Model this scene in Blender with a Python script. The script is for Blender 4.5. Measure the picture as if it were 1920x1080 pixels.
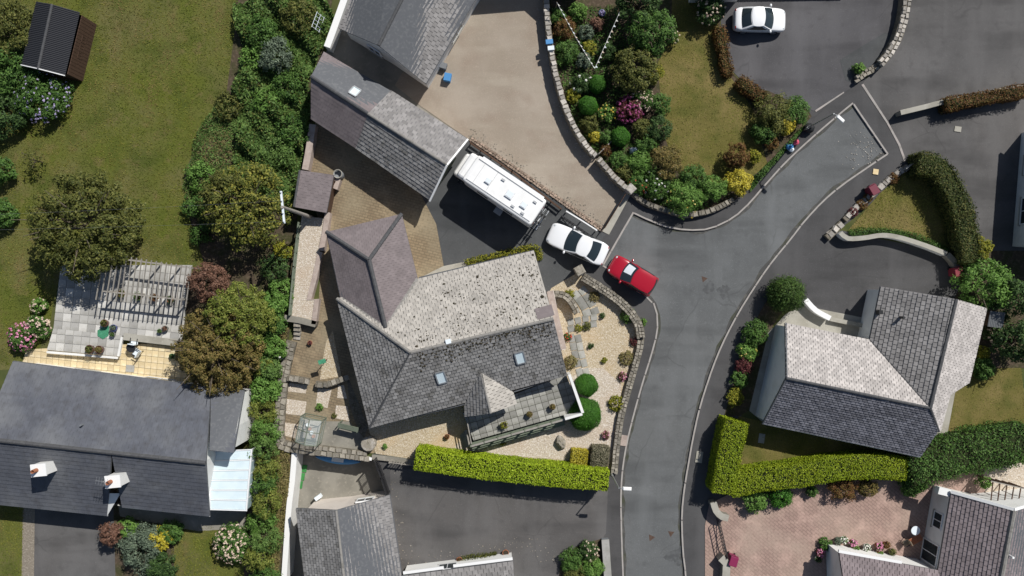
import bpy, bmesh, math, random
import numpy as np
from mathutils import Vector, Matrix
from mathutils.geometry import tessellate_polygon
for o in list(bpy.data.objects): bpy.data.objects.remove(o, do_unlink=True)
random.seed(7); rng = np.random.default_rng(7)
R = math.radians
scene = bpy.context.scene
COL = scene.collection
# ---------------------------------------------------------------- camera, sky, sun
H = 56.0      # drone height over the road, metres
S = 25.0      # photograph pixels per metre on the ground
cam_d = bpy.data.cameras.new('camera'); cam = bpy.data.objects.new('camera', cam_d); COL.objects.link(cam)
cam.location = (0, 0, H); cam.rotation_euler = (0, 0, 0)
cam_d.sensor_width = 36.0; cam_d.lens = 18.0 / (960 / S / H); cam_d.clip_end = 3000; cam_d.clip_start = .5
scene.camera = cam
SUN_EL, SUN_AZ = R(46), R(39.6)
world = bpy.data.worlds.new('World'); scene.world = world; world.use_nodes = True
wn = world.node_tree.nodes; wl = world.node_tree.links
sky = wn.new('ShaderNodeTexSky'); sky.sky_type = 'NISHITA'; sky.sun_disc = False
sky.sun_elevation = SUN_EL; sky.sun_rotation = SUN_AZ
wl.new(sky.outputs[0], wn['Background'].inputs[0]); wn['Background'].inputs[1].default_value = 0.065
sd = bpy.data.lights.new('sun', 'SUN'); sd.energy = 4.9; sd.angle = R(.53); sd.color = (1, .968, .915)
sun = bpy.data.objects.new('sun', sd); COL.objects.link(sun); sun.location = (40, 48, 80)
sv = Vector((math.sin(SUN_AZ) * math.cos(SUN_EL), math.cos(SUN_AZ) * math.cos(SUN_EL), math.sin(SUN_EL)))
sun.rotation_euler = sv.to_track_quat('Z', 'Y').to_euler()
vs = scene.view_settings; vs.view_transform = 'Standard'; vs.look = 'None'; vs.exposure = 0.0; vs.gamma = 1.0; vs.use_curve_mapping = False
# ---------------------------------------------------------------- helpers
G = 0.10      # level of gardens and pavements over the road surface
def W(px, py, z=0.0):
    """point at height z that the photograph shows at pixel (px, py)"""
    k = (H - z) / (H * S)
    return Vector(((px - 960) * k, (540 - py) * k, z))
def WP(px, py, pl):
    """point where the line of sight of a pixel meets the plane (point, normal)"""
    o = Vector((0, 0, H)); d = W(px, py, 0) - o
    return o + d * ((pl[0] - o).dot(pl[1]) / d.dot(pl[1]))
def srgb(r, g, b):
    f = lambda c: (c / 255 / 12.92) if c / 255 <= .04045 else ((c / 255 + .055) / 1.055) ** 2.4
    return (f(r), f(g), f(b))
MATS = {}
def M(name, base, layers=(), island=0.0, rough=.85, bump=None, spec=.25, metal=0.0, ramp=None, transl=0.0, coord='Object', alpha=None):
    """procedural material. layers: (colour, noise scale, lo, hi, amount); ramp: colours picked per mesh island"""
    m = bpy.data.materials.new(name); m.use_nodes = True
    nt = m.node_tree; N = nt.nodes; L = nt.links
    b = N['Principled BSDF']; b.inputs['Roughness'].default_value = rough
    b.inputs['Metallic'].default_value = metal; b.inputs['Specular IOR Level'].default_value = spec
    tc = N.new('ShaderNodeTexCoord'); geo = N.new('ShaderNodeNewGeometry')
    if ramp:
        r = N.new('ShaderNodeValToRGB'); L.new(geo.outputs['Random Per Island'], r.inputs[0])
        el = r.color_ramp.elements
        el[0].position = 0; el[0].color = (*ramp[0], 1); el[1].position = 1; el[1].color = (*ramp[-1], 1)
        for i, c in enumerate(ramp[1:-1]): e = el.new((i + 1) / (len(ramp) - 1)); e.color = (*c, 1)
        cur = r.outputs[0]
    else:
        rgb = N.new('ShaderNodeRGB'); rgb.outputs[0].default_value = (*base, 1); cur = rgb.outputs[0]
    for i, (c, sc, lo, hi, amt, *st) in enumerate(layers):
        nz = N.new('ShaderNodeTexNoise'); nz.inputs['Scale'].default_value = sc; nz.inputs['Detail'].default_value = 5
        mp = N.new('ShaderNodeMapping'); mp.inputs['Location'].default_value = (13.7 * i, 5.1 * i, 3.3 * i)
        if st: mp.inputs['Scale'].default_value = (*st[0], 1); mp.inputs['Rotation'].default_value = (0, 0, st[1] if len(st) > 1 else 0)
        L.new(tc.outputs[coord], mp.inputs[0]); L.new(mp.outputs[0], nz.inputs['Vector'])
        mr = N.new('ShaderNodeMapRange'); mr.inputs[1].default_value = lo; mr.inputs[2].default_value = hi
        mr.inputs[3].default_value = 0; mr.inputs[4].default_value = amt
        L.new(nz.outputs['Fac'], mr.inputs[0])
        mx = N.new('ShaderNodeMix'); mx.data_type = 'RGBA'
        L.new(mr.outputs[0], mx.inputs['Factor']); L.new(cur, mx.inputs['A']); mx.inputs['B'].default_value = (*c, 1)
        cur = mx.outputs['Result']
    if island:
        mr = N.new('ShaderNodeMapRange'); mr.inputs[3].default_value = 1 - island; mr.inputs[4].default_value = 1 + island
        L.new(geo.outputs['Random Per Island'], mr.inputs[0])
        hs = N.new('ShaderNodeHueSaturation'); L.new(mr.outputs[0], hs.inputs['Value']); L.new(cur, hs.inputs['Color']); cur = hs.outputs[0]
    L.new(cur, b.inputs['Base Color'])
    if bump:
        nz = N.new('ShaderNodeTexNoise'); nz.inputs['Scale'].default_value = bump[0]; nz.inputs['Detail'].default_value = 4
        L.new(tc.outputs[coord], nz.inputs['Vector'])
        bp = N.new('ShaderNodeBump'); bp.inputs['Strength'].default_value = bump[1]; bp.inputs['Distance'].default_value = .05
        L.new(nz.outputs['Fac'], bp.inputs['Height']); L.new(bp.outputs[0], b.inputs['Normal'])
    if transl:
        tr = N.new('ShaderNodeBsdfTranslucent'); L.new(cur, tr.inputs[0])
        ms = N.new('ShaderNodeMixShader'); ms.inputs[0].default_value = transl
        L.new(b.outputs[0], ms.inputs[1]); L.new(tr.outputs[0], ms.inputs[2]); L.new(ms.outputs[0], N['Material Output'].inputs[0])
    if alpha is not None: b.inputs['Alpha'].default_value = alpha
    MATS[name] = m
    return m
def tag(o, label=None, cat=None, group=None, kind=None):
    if label: o['label'] = label
    if cat: o['category'] = cat
    if group: o['group'] = group
    if kind: o['kind'] = kind
    return o
def link(name, me, mat=None, parent=None, loc=None):
    o = bpy.data.objects.new(name, me); COL.objects.link(o)
    if mat is not None and me is not None and len(me.materials) == 0: me.materials.append(MATS[mat] if isinstance(mat, str) else mat)
    if parent is not None: o.parent = parent
    if loc is not None: o.location = loc
    return o
def empty(name, label, cat, loc=(0, 0, 0), rz=0.0, group=None):
    o = bpy.data.objects.new(name, None); COL.objects.link(o); o.location = loc; o.rotation_euler = (0, 0, rz)
    o.empty_display_size = .2
    return tag(o, label, cat, group)
class MB:
    """collects shapes into one mesh"""
    def __init__(s): s.v = []; s.f = []
    def add(s, vs, fs):
        n = len(s.v); s.v += [tuple(v) for v in vs]; s.f += [tuple(i + n for i in f) for f in fs]; return s
    def box(s, c, size, rz=0.0, rx=0.0, taper=1.0):
        x, y, z = (d / 2 for d in size); m = Matrix.Rotation(rz, 3, 'Z') @ Matrix.Rotation(rx, 3, 'X'); c = Vector(c)
        p = [Vector((sx * x * (taper if sz > 0 else 1), sy * y * (taper if sz > 0 else 1), sz * z)) for sz in (-1, 1) for sx, sy in ((-1, -1), (1, -1), (1, 1), (-1, 1))]
        return s.add([c + m @ q for q in p], [(3, 2, 1, 0), (4, 5, 6, 7), (0, 1, 5, 4), (1, 2, 6, 5), (2, 3, 7, 6), (3, 0, 4, 7)])
    def bar(s, a, b, w, h, up=Vector((0, 0, 1))):
        a = Vector(a); b = Vector(b); d = (b - a).normalized(); u = d.cross(up)
        if u.length < 1e-4: u = d.cross(Vector((1, 0, 0)))
        u.normalize(); t = u.cross(d)
        q = [(-1, -1), (1, -1), (1, 1), (-1, 1)]
        return s.add([e + u * (i * w / 2) + t * (j * h / 2) for e in (a, b) for i, j in q], [(0, 1, 2, 3), (7, 6, 5, 4), (0, 4, 5, 1), (1, 5, 6, 2), (2, 6, 7, 3), (3, 7, 4, 0)])
    def tube(s, pts, rad, n=8, cap=True):
        pts = [Vector(p) for p in pts]; rad = rad if isinstance(rad, (list, tuple)) else [rad] * len(pts); vs = []
        for i, p in enumerate(pts):
            d = (pts[min(i + 1, len(pts) - 1)] - pts[max(i - 1, 0)]).normalized()
            u = d.cross(Vector((0, 0, 1)));
            if u.length < 1e-3: u = Vector((1, 0, 0))
            u.normalize(); t = u.cross(d)
            vs += [p + (u * math.cos(2 * math.pi * k / n) + t * math.sin(2 * math.pi * k / n)) * rad[i] for k in range(n)]
        fs = [(i * n + k, i * n + (k + 1) % n, (i + 1) * n + (k + 1) % n, (i + 1) * n + k) for i in range(len(pts) - 1) for k in range(n)]
        if cap: fs += [tuple(reversed(range(n))), tuple(range((len(pts) - 1) * n, len(pts) * n))]
        return s.add(vs, fs)
    def lathe(s, prof, c=(0, 0, 0), n=16):
        vs = [(c[0] + r * math.cos(2 * math.pi * k / n), c[1] + r * math.sin(2 * math.pi * k / n), c[2] + z) for r, z in prof for k in range(n)]
        fs = [(i * n + k, i * n + (k + 1) % n, (i + 1) * n + (k + 1) % n, (i + 1) * n + k) for i in range(len(prof) - 1) for k in range(n)]
        return s.add(vs, fs)
    def prism(s, pts, z0, z1):
        n = len(pts); a = sum(pts[i][0] * pts[(i + 1) % n][1] - pts[(i + 1) % n][0] * pts[i][1] for i in range(n))
        if a < 0: pts = pts[::-1]
        vs = [(p[0], p[1], z0) for p in pts] + [(p[0], p[1], z1) for p in pts]
        fs = [(i, (i + 1) % n, n + (i + 1) % n, n + i) for i in range(n)]
        tri = tessellate_polygon([[Vector((p[0], p[1], 0)) for p in pts]])
        for t in tri:
            p0, p1, p2 = (pts[i] for i in t)
            up = (p1[0] - p0[0]) * (p2[1] - p0[1]) - (p1[1] - p0[1]) * (p2[0] - p0[0]) > 0
            t = t if up else t[::-1]
            fs.append(tuple(i + n for i in t)); fs.append(tuple(reversed(t)))
        return s.add(vs, fs)
    def ball(s, c, r, seg=8, rings=5, noise=0.0):
        c = Vector(c); r = r if isinstance(r, (list, tuple)) else (r, r, r); vs = [c + Vector((0, 0, r[2]))]
        for i in range(1, rings):
            a = math.pi * i / rings
            for k in range(seg):
                b = 2 * math.pi * k / seg; j = 1 + random.uniform(-noise, noise)
                vs.append(c + Vector((r[0] * math.sin(a) * math.cos(b) * j, r[1] * math.sin(a) * math.sin(b) * j, r[2] * math.cos(a) * j)))
        vs.append(c - Vector((0, 0, r[2]))); fs = []
        for k in range(seg): fs.append((0, 1 + k, 1 + (k + 1) % seg))
        for i in range(rings - 2):
            for k in range(seg): a = 1 + i * seg; fs.append((a + k, a + seg + k, a + seg + (k + 1) % seg, a + (k + 1) % seg))
        l = len(vs) - 1; a = 1 + (rings - 2) * seg
        for k in range(seg): fs.append((l, a + (k + 1) % seg, a + k))
        return s.add(vs, fs)
    def mesh(s, name, smooth=False):
        me = bpy.data.meshes.new(name); me.from_pydata(s.v, [], s.f); me.update()
        if smooth: me.shade_smooth() if hasattr(me, 'shade_smooth') else None
        return me
    def build(s, name, mat, parent=None, smooth=False, loc=None, bevel=0.0, sub=0):
        o = link(name, s.mesh(name, smooth), mat, parent, loc)
        if bevel: b = o.modifiers.new('bevel', 'BEVEL'); b.width = bevel; b.segments = 2; b.limit_method = 'ANGLE'
        if sub: b = o.modifiers.new('sub', 'SUBSURF'); b.levels = sub; b.render_levels = sub
        return o
def smooth_path(pts, step=.5, closed=False):
    """Catmull-Rom through points (Vectors), resampled"""
    out = []; n = len(pts)
    for i in range(n - 1):
        p0, p1, p2, p3 = pts[max(i - 1, 0)], pts[i], pts[i + 1], pts[min(i + 2, n - 1)]
        k = max(1, int((p2 - p1).length / step))
        for j in range(k):
            t = j / k
            out.append(.5 * (2 * p1 + (p2 - p0) * t + (2 * p0 - 5 * p1 + 4 * p2 - p3) * t * t + (3 * p1 - p0 - 3 * p2 + p3) * t ** 3))
    return out + [pts[-1]]
def pxs(pts, z=0.0): return [W(x, y, z) for x, y in pts]
SC = [0]
def sheet(name, px, level, mat, smooth=False, z=None, depth=None):
    """flush ground sheet with a little thickness, part of the setting"""
    SC[0] += 1; z = G + .008 * level + .00016 * SC[0] if z is None else z
    p = pxs(px, z)
    if smooth: p = smooth_path(p + [p[0]], 1.0)[:-1]
    o = MB().prism(p, z - (depth or .005), z).build(name, mat)
    return tag(o, kind='structure')
def inside(P, poly):
    x, y = P[:, 0], P[:, 1]; c = np.zeros(len(P), bool); n = len(poly)
    for i in range(n):
        x1, y1 = poly[i][:2]; x2, y2 = poly[(i + 1) % n][:2]
        if y1 == y2: continue
        c ^= ((y1 > y) != (y2 > y)) & (x < (x2 - x1) * (y - y1) / (y2 - y1) + x1)
    return c
def scatter(poly, n):
    a = np.array([tuple(p[:2]) for p in poly]); lo, hi = a.min(0), a.max(0)
    P = rng.uniform(lo, hi, (n * 4, 2)); return P[inside(P, a)][:n]
# ---------------------------------------------------------------- foliage
def unit(a): return a / np.maximum(np.linalg.norm(a, axis=1, keepdims=True), 1e-9)
def leaf_mesh(name, P, Nr, size, aspect=.55, mat=None, parent=None):
    n = len(P); t = unit(np.cross(Nr, rng.normal(size=(n, 3)))); b = np.cross(Nr, t)
    sz = (size * rng.uniform(.6, 1.3, n))[:, None]
    V = np.empty((n, 4, 3)); V[:, 0] = P - t * sz / 2; V[:, 2] = P + t * sz / 2 - Nr * sz * .12
    V[:, 1] = P + b * sz * aspect / 2 + Nr * sz * .06; V[:, 3] = P - b * sz * aspect / 2 + Nr * sz * .06
    me = bpy.data.meshes.new(name); me.vertices.add(4 * n); me.vertices.foreach_set('co', V.ravel())
    me.loops.add(4 * n); me.loops.foreach_set('vertex_index', np.arange(4 * n, dtype=np.int32))
    me.polygons.add(n); me.polygons.foreach_set('loop_start', np.arange(0, 4 * n, 4, dtype=np.int32))
    me.update(calc_edges=True)
    return link(name, me, mat, parent)
def dome_leaves(r, h, leaf, cover=2.6, rc=None, base=.4, sy=1.0, flat=1.0, spread=1.0):
    """leaf positions and normals of a clumped crown; origin at the ground"""
    rc = rc or min(max(.3 * r, .12), .55)
    nc = int(max(10, 4.6 * r * r / (rc * rc)))
    d = rng.normal(size=(nc, 3)); d[:, 2] = np.abs(d[:, 2]) * 1.0 - .25; d = unit(d)
    f = rng.uniform(.62, 1.0, nc)[:, None] - rc / r * .5
    zc = h * base; hz = h - zc
    C = d * f * np.array([r, r * sy, hz]) ; C[:, 2] += zc
    area = 2 * math.pi * r * r * sy * (.6 + .5 * min(h / r, 2)) 
    n = int(cover * area / (leaf * leaf * .5))
    k = rng.integers(0, nc, n); d2 = unit(rng.normal(size=(n, 3)) + d[k] * .7 + np.array([0, 0, .35]))
    rr = rc * rng.uniform(.45, 1.08, n)[:, None] * rng.uniform(.75, 1.25, nc)[k][:, None]
    P = C[k] + d2 * rr * np.array([1, 1, flat]); P[:, 2] = np.maximum(P[:, 2], .03)
    Nr = unit(d2 + rng.normal(size=(n, 3)) * .4 + np.array([0, 0, .6]))
    return P, Nr
def stems(parent, r, h, n=5, rad=.03, mat='bark', name='stem'):
    mb = MB()
    for i in range(n):
        a = 2 * math.pi * i / n + random.uniform(-.4, .4); q = random.uniform(.35, .7) * r
        mb.tube([(0.03 * math.cos(a), .03 * math.sin(a), -.05), (q * .45 * math.cos(a), q * .45 * math.sin(a), h * .4), (q * math.cos(a), q * math.sin(a), h * .8)], [rad, rad * .7, rad * .3], 5)
    return mb.build(name, mat, parent)
def shrub(px, py, rp, h, pal, label, name='shrub', cat='shrub', leaf=.15, cover=3.3, flowers=None, sy=1.0, rz=0.0, rc=None, group=None, aspect=.55, base=.4, g=G):
    c = W(px, py, g + h * .55); r = rp / S
    o = empty(name, label, cat, (c.x, c.y, g), rz, group)
    P, Nr = dome_leaves(r, h, leaf, cover, rc, base, sy)
    leaf_mesh('foliage', P, Nr, leaf, aspect, pal, o)
    stems(o, r, h)
    if flowers:
        fm, dens, fs = flowers
        n = int(dens * math.pi * r * r); d = rng.normal(size=(n, 3)); d[:, 2] = np.abs(d[:, 2]) + .15; d = unit(d)
        C = d * np.array([r, r * sy, h * (1 - base)]) * rng.uniform(.9, 1.06, n)[:, None]; C[:, 2] += h * base
        m = 9; k = np.repeat(np.arange(n), m); e = unit(rng.normal(size=(n * m, 3)) + d[k])
        leaf_mesh('flower_heads', C[k] + e * fs * .55, unit(e + .3 * d[k]), fs * .8, .9, fm, o)['kind'] = 'stuff'
    return o
def ball_shrub(px, py, rp, h, pal, label, leaf=.075, name='topiary_ball', cover=4.0, shag=.03, aspect=.6):
    """clipped ball: dense leafy skin over a woody inside"""
    c = W(px, py, G + h * .55); r = rp / S; o = empty(name, label, 'topiary', (c.x, c.y, G))
    n = int(cover * 2 * math.pi * r * (r + h) * .7 / (leaf * leaf * .5)); d = rng.normal(size=(n, 3)); d[:, 2] = d[:, 2] * .9 + .25; d = unit(d)
    P = d * np.array([r, r, h * .55]) * (1 + rng.normal(size=(n, 1)) * (shag + .015) + .07 * np.sin(d[:, :1] * 5 + px) * np.sin(d[:, 1:2] * 4.3 + py)); P[:, 2] += h * .47; P[:, 2] = np.maximum(P[:, 2], .03)
    leaf_mesh('foliage', P, unit(d + rng.normal(size=d.shape) * .4 + np.array([0, 0, .2])), leaf, aspect, pal, o)
    MB().ball((0, 0, h * .45), (r * .9, r * .9, h * .47), 12, 8, .03).build('branches', 'hedge_wood', o, True)
    return o
def tree(px, py, rp, h, pal, label, leaf=.2, cover=2.4, rc=.5, base=.45, trunk=.16, name='tree', sy=1.0, rz=0.0, bare=0):
    c = W(px, py, G + h * .6); r = rp / S
    o = empty(name, label, 'tree', (c.x, c.y, G), rz)
    P, Nr = dome_leaves(r, h, leaf, cover, rc, base, sy)
    leaf_mesh('crown', P, Nr, leaf, .55, pal, o)
    mb = MB(); mb.tube([(0, 0, -.15), (.04, .02, h * .25), (0, .05, h * .5), (.05, 0, h * .8)], [trunk * 1.2, trunk, trunk * .75, trunk * .3], 9)
    for i in range(11 + bare):
        a = 2.4 * i + random.uniform(-.3, .3); z0 = h * random.uniform(.2, .5); q = r * random.uniform(.55, .98) * (1.02 if i >= 11 else 1); z1 = h * random.uniform(.55, .9) if i < 11 else h * .95
        mb.tube([(0, 0, z0), (q * .4 * math.cos(a), q * .4 * math.sin(a) * sy, z0 + (z1 - z0) * .55), (q * math.cos(a + .15), q * math.sin(a + .15) * sy, z1)], [trunk * .5, trunk * .3, .015], 6)
    mb.build('trunk', 'bark', o)
    return o
def hedge(path, width, h, pal, label, leaf=.12, cover=1.7, rough=.07, name='hedge', group=None, smooth=True, inner='hedge_wood', g=G, closed_ends=True):
    """clipped hedge along a path of ground points: leafy skin over a woody inside"""
    pts = smooth_path(path, .4) if smooth else path
    o = empty(name, label, 'hedge', (pts[0].x, pts[0].y, g), 0, group); org = np.array([pts[0].x, pts[0].y, g])
    A = np.array([(p.x, p.y) for p in pts]); seg = np.diff(A, axis=0); ln = np.linalg.norm(seg, axis=1); tot = ln.sum()
    cum = np.concatenate([[0], np.cumsum(ln)])
    wv = width if callable(width) else (lambda t: np.full_like(t, width))
    wm = float(np.mean(wv(np.linspace(0, 1, 9))))
    n = int(cover * tot * (wm + 2 * h) / (leaf * leaf * .5))
    s = rng.uniform(-.02, tot + .02, n); sc = np.clip(s, 0, tot - 1e-4); i = np.clip(np.searchsorted(cum, sc, 'right') - 1, 0, len(ln) - 1)
    d = seg[i] / ln[i][:, None]; base = A[i] + d * (s - cum[i])[:, None]; nr = np.stack([-d[:, 1], d[:, 0]], 1)
    w = wv(sc / tot); lump = np.sin(s * 2.1) * np.sin(s * .83 + 1) * rough * .8 
    q = rng.uniform(0, wm + 2 * h, n); P = np.zeros((n, 3)); Nr = np.zeros((n, 3))
    top = q < wm; u = (q / wm - .5)
    lum2 = np.sin(u * 7 + s * 1.3) * rough * .7
    rt = np.minimum(1, np.abs(u) * 2) ** 6
    P[top, :2] = (base + nr * (u * w)[:, None])[top]; P[top, 2] = (h + lump + lum2 - .12 * rt)[top]; Nr[top, 2] = 1
    Nr[top, :2] += (nr * (np.sign(u) * rt)[:, None])[top]
    for sgn, selm in ((1, (q >= wm) & (q < wm + h)), (-1, q >= wm + h)):
        z = (q - wm) % h
        P[selm, :2] = (base + nr * (sgn * (w / 2 + lump - .04))[:, None])[selm]; P[selm, 2] = z[selm]; Nr[selm, :2] = sgn * nr[selm]
    if closed_ends:
        m = int(cover * 2 * wm * h / (leaf * leaf * .5)); e = rng.integers(0, 2, m); ii = np.where(e == 0, 0, len(ln) - 1)
        de = seg[ii] / ln[ii][:, None]; ne = np.stack([-de[:, 1], de[:, 0]], 1); we = wv(e.astype(float))
        Pe = np.zeros((m, 3)); Pe[:, :2] = np.where(e[:, None] == 0, A[0], A[-1]) + ne * (rng.uniform(-.48, .48, m) * we)[:, None] + de * np.where(e == 0, -.04, .04)[:, None]; Pe[:, 2] = rng.uniform(0, h, m)
        Ne = np.zeros((m, 3)); Ne[:, :2] = de * np.where(e == 0, -1, 1)[:, None]
        P = np.concatenate([P, Pe]); Nr = np.concatenate([Nr, Ne])
    P += rng.normal(size=P.shape) * rough * .55; P[:, 2] = np.maximum(P[:, 2], .03)
    Nr = unit(Nr + rng.normal(size=Nr.shape) * .5 + np.array([0, 0, .15]))
    P[:, 0] -= org[0]; P[:, 1] -= org[1]
    leaf_mesh('foliage', P, Nr, leaf, .6, pal, o)
    mb = MB(); vs = []; tt = cum / tot; ww = wv(tt)
    for k, p in enumerate(A):
        dd = seg[min(k, len(seg) - 1)] / ln[min(k, len(ln) - 1)]; nn = np.array([-dd[1], dd[0]]); hw = ww[k] / 2 - .13
        for sg, z in ((-1, -.05), (-1, h - .2), (1, h - .2), (1, -.05)): v = p + nn * sg * hw - org[:2]; vs.append((v[0], v[1], z))
    fs = [(4 * k + j, 4 * k + 4 + j, 4 * k + 4 + (j + 1) % 4, 4 * k + (j + 1) % 4) for k in range(len(A) - 1) for j in range(4)] + [(0, 1, 2, 3), tuple(4 * (len(A) - 1) + j for j in (3, 2, 1, 0))]
    mb.add(vs, fs).build('branches', inner, o)
    return o
# ---------------------------------------------------------------- materials
def leafmat(n, a, b, c, tr=.22):
    k = 1.0 if n.startswith(('fl_', 'lime', 'gold', 'straw')) else 1.28
    a, b, c = (tuple(x * k for x in q) for q in (a, b, c)); lay = []
    if n.startswith('lime'): lay = [((.20, .19, .03), 1.1, .58, .76, .5), ((.15, .24, .014), .5, .5, .7, .4)]
    elif not n.startswith('fl_'): lay = [(tuple(x * .6 for x in b), .7, .5, .7, .45), (tuple(x * 1.3 for x in c), 1.3, .56, .74, .35)]
    M(n, a, lay, ramp=[a, b, c], rough=.6, spec=.2, transl=tr)
leafmat('olive', (.03, .042, .010), (.075, .085, .02), (.15, .15, .04))
leafmat('dark', (.016, .036, .012), (.032, .065, .018), (.07, .12, .032))
leafmat('mid', (.022, .055, .012), (.05, .105, .02), (.10, .18, .04))
leafmat('fresh', (.045, .10, .015), (.085, .17, .03), (.15, .25, .06))
leafmat('bracken_leaf', (.035, .07, .016), (.075, .135, .03), (.14, .22, .06))
leafmat('lime', (.17, .25, .008), (.28, .38, .014), (.42, .52, .04), .15)
leafmat('lime2', (.13, .19, .006), (.21, .27, .01), (.30, .36, .025), .15)
leafmat('ball', (.02, .075, .008), (.038, .115, .012), (.06, .16, .02), .12)
leafmat('gold', (.26, .20, .01), (.44, .37, .025), (.58, .52, .10), .15)
leafmat('olive_gold', (.04, .055, .012), (.10, .115, .022), (.25, .23, .045))
leafmat('goldgreen', (.08, .11, .01), (.2, .21, .02), (.36, .32, .04))
leafmat('copper', (.065, .032, .022), (.13, .068, .045), (.21, .12, .085))
leafmat('autumn', (.06, .06, .014), (.125, .102, .03), (.21, .15, .055))
leafmat('moss_leaf', (.06, .085, .014), (.125, .155, .028), (.21, .22, .05))
leafmat('rust', (.06, .028, .012), (.13, .06, .022), (.12, .10, .025))
leafmat('hedge_mix', (.025, .04, .01), (.055, .075, .018), (.11, .10, .03))
leafmat('grey_leaf', (.05, .07, .05), (.09, .12, .08), (.15, .19, .13))
leafmat('olive_grey', (.09, .085, .055), (.14, .13, .085), (.21, .19, .13), .1)
leafmat('fir', (.02, .045, .010), (.045, .085, .018), (.085, .14, .03))
leafmat('maroon', (.05, .012, .015), (.10, .025, .028), (.14, .06, .05))
leafmat('straw', (.2, .16, .06), (.28, .23, .10), (.13, .14, .04))
M('grass_blade', (.07, .08, .015), [((.23, .165, .065), .5, .50, .68, .9, (1.6, .2), .15), ((.20, .155, .05), .28, .48, .66, .7), ((.068, .108, .010), .4, .50, .64, .75), ((.25, .18, .085), .9, .58, .74, .7)], ramp=[(.108, .138, .012), (.152, .17, .02), (.205, .195, .034)], rough=.7, transl=.1)
M('grass_dry', (.1, .1, .02), [((.27, .20, .09), .5, .48, .66, .7), ((.10, .115, .02), .8, .54, .68, .7)], ramp=[(.14, .155, .02), (.20, .20, .034), (.265, .24, .06)], rough=.7, transl=.1)
leafmat('fl_pink', (.42, .10, .22), (.6, .22, .36), (.7, .42, .5), .1)
leafmat('fl_cream', (.5, .42, .3), (.65, .55, .42), (.72, .5, .45), .1)
leafmat('fl_lilac', (.28, .26, .48), (.42, .38, .6), (.55, .45, .6), .1)
leafmat('fl_magenta', (.25, .04, .14), (.36, .07, .2), (.45, .16, .28), .1)
leafmat('fl_red', (.4, .03, .02), (.55, .08, .04), (.6, .2, .12), .1)
leafmat('fl_yellow', (.5, .38, .04), (.65, .52, .12), (.7, .62, .3), .1)
leafmat('fl_white', (.6, .6, .55), (.7, .7, .64), (.75, .72, .66), .1)
M('bark', (.09, .07, .05), [((.16, .14, .11), 9, .4, .7, .8)], rough=.95)
M('hedge_wood', (.02, .03, .009), [((.03, .028, .012), 6, .4, .7, .8)], rough=1)
M('soil', (.075, .056, .038), [((.045, .05, .018), 1.2, .42, .6, .8), ((.15, .115, .08), 5, .5, .7, .6)], rough=1, bump=(14, .5))
M('ground_far', (.07, .085, .025), [((.11, .10, .04), .2, .4, .65, .8), ((.04, .06, .018), .9, .45, .7, .7)], rough=1)
M('lawn', (.10, .115, .018), [((.14, .125, .05), .22, .42, .62, .85), ((.058, .074, .013), .5, .48, .66, .75), ((.175, .125, .06), 1.1, .56, .75, .6), ((.06, .075, .015), 7, .4, .7, .45)], rough=1, bump=(25, .4))
M('lawn_dry', (.125, .11, .03), [((.20, .155, .06), .35, .42, .62, .85), ((.08, .088, .018), .8, .5, .68, .75), ((.09, .088, .02), 9, .4, .7, .45)], rough=1, bump=(25, .4))
def asphalt(n, c, warm=1.0, pat=.35):
    d = tuple(x * .72 for x in c); l = tuple(x * 1.45 for x in c); w = (c[0] * 1.25, c[1] * 1.16, c[2] * 1.08)
    M(n, c, [(l, .16, .45, .66, pat), (d, .45, .5, .68, pat * .9), (w, .09, .48, .62, .5 * warm), (tuple(x * 2.1 for x in c), 16, .60, .74, .55), (d, 22, .54, .72, .6), (tuple(x * 3.2 for x in c), 7, .74, .78, .6), (d, 1.7, .56, .75, .5), (tuple(x * .62 for x in c), .35, .5, .68, .7, (.35, 1.6), .7), (l, .3, .5, .7, .55, (1.5, .3), .9)], rough=.92, bump=(45, .35), spec=.2)
    nt = MATS[n].node_tree; N = nt.nodes; L = nt.links; b = N['Principled BSDF']; src = b.inputs['Base Color'].links[0].from_socket
    tc = N.new('ShaderNodeTexCoord'); nz = N.new('ShaderNodeTexNoise'); nz.inputs['Scale'].default_value = .8; L.new(tc.outputs['Object'], nz.inputs['Vector'])
    ad = N.new('ShaderNodeMix'); ad.data_type = 'RGBA'; ad.inputs['Factor'].default_value = .35; L.new(tc.outputs['Object'], ad.inputs['A']); L.new(nz.outputs['Color'], ad.inputs['B'])
    vo = N.new('ShaderNodeTexVoronoi'); vo.feature = 'DISTANCE_TO_EDGE'; vo.inputs['Scale'].default_value = .33; L.new(ad.outputs['Result'], vo.inputs['Vector'])
    mr = N.new('ShaderNodeMapRange'); mr.inputs[1].default_value = 0; mr.inputs[2].default_value = .012; mr.inputs[3].default_value = .24; mr.inputs[4].default_value = 0; L.new(vo.outputs['Distance'], mr.inputs[0])
    n2 = N.new('ShaderNodeTexNoise'); n2.inputs['Scale'].default_value = .21; L.new(tc.outputs['Object'], n2.inputs['Vector']); m2 = N.new('ShaderNodeMapRange'); m2.inputs[1].default_value = .5; m2.inputs[2].default_value = .6; L.new(n2.outputs['Fac'], m2.inputs[0])
    mu = N.new('ShaderNodeMath'); mu.operation = 'MULTIPLY'; L.new(mr.outputs[0], mu.inputs[0]); L.new(m2.outputs[0], mu.inputs[1])
    mx = N.new('ShaderNodeMix'); mx.data_type = 'RGBA'; L.new(mu.outputs[0], mx.inputs['Factor']); L.new(src, mx.inputs['A']); mx.inputs['B'].default_value = (.025, .025, .024, 1); L.new(mx.outputs['Result'], b.inputs['Base Color'])
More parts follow.
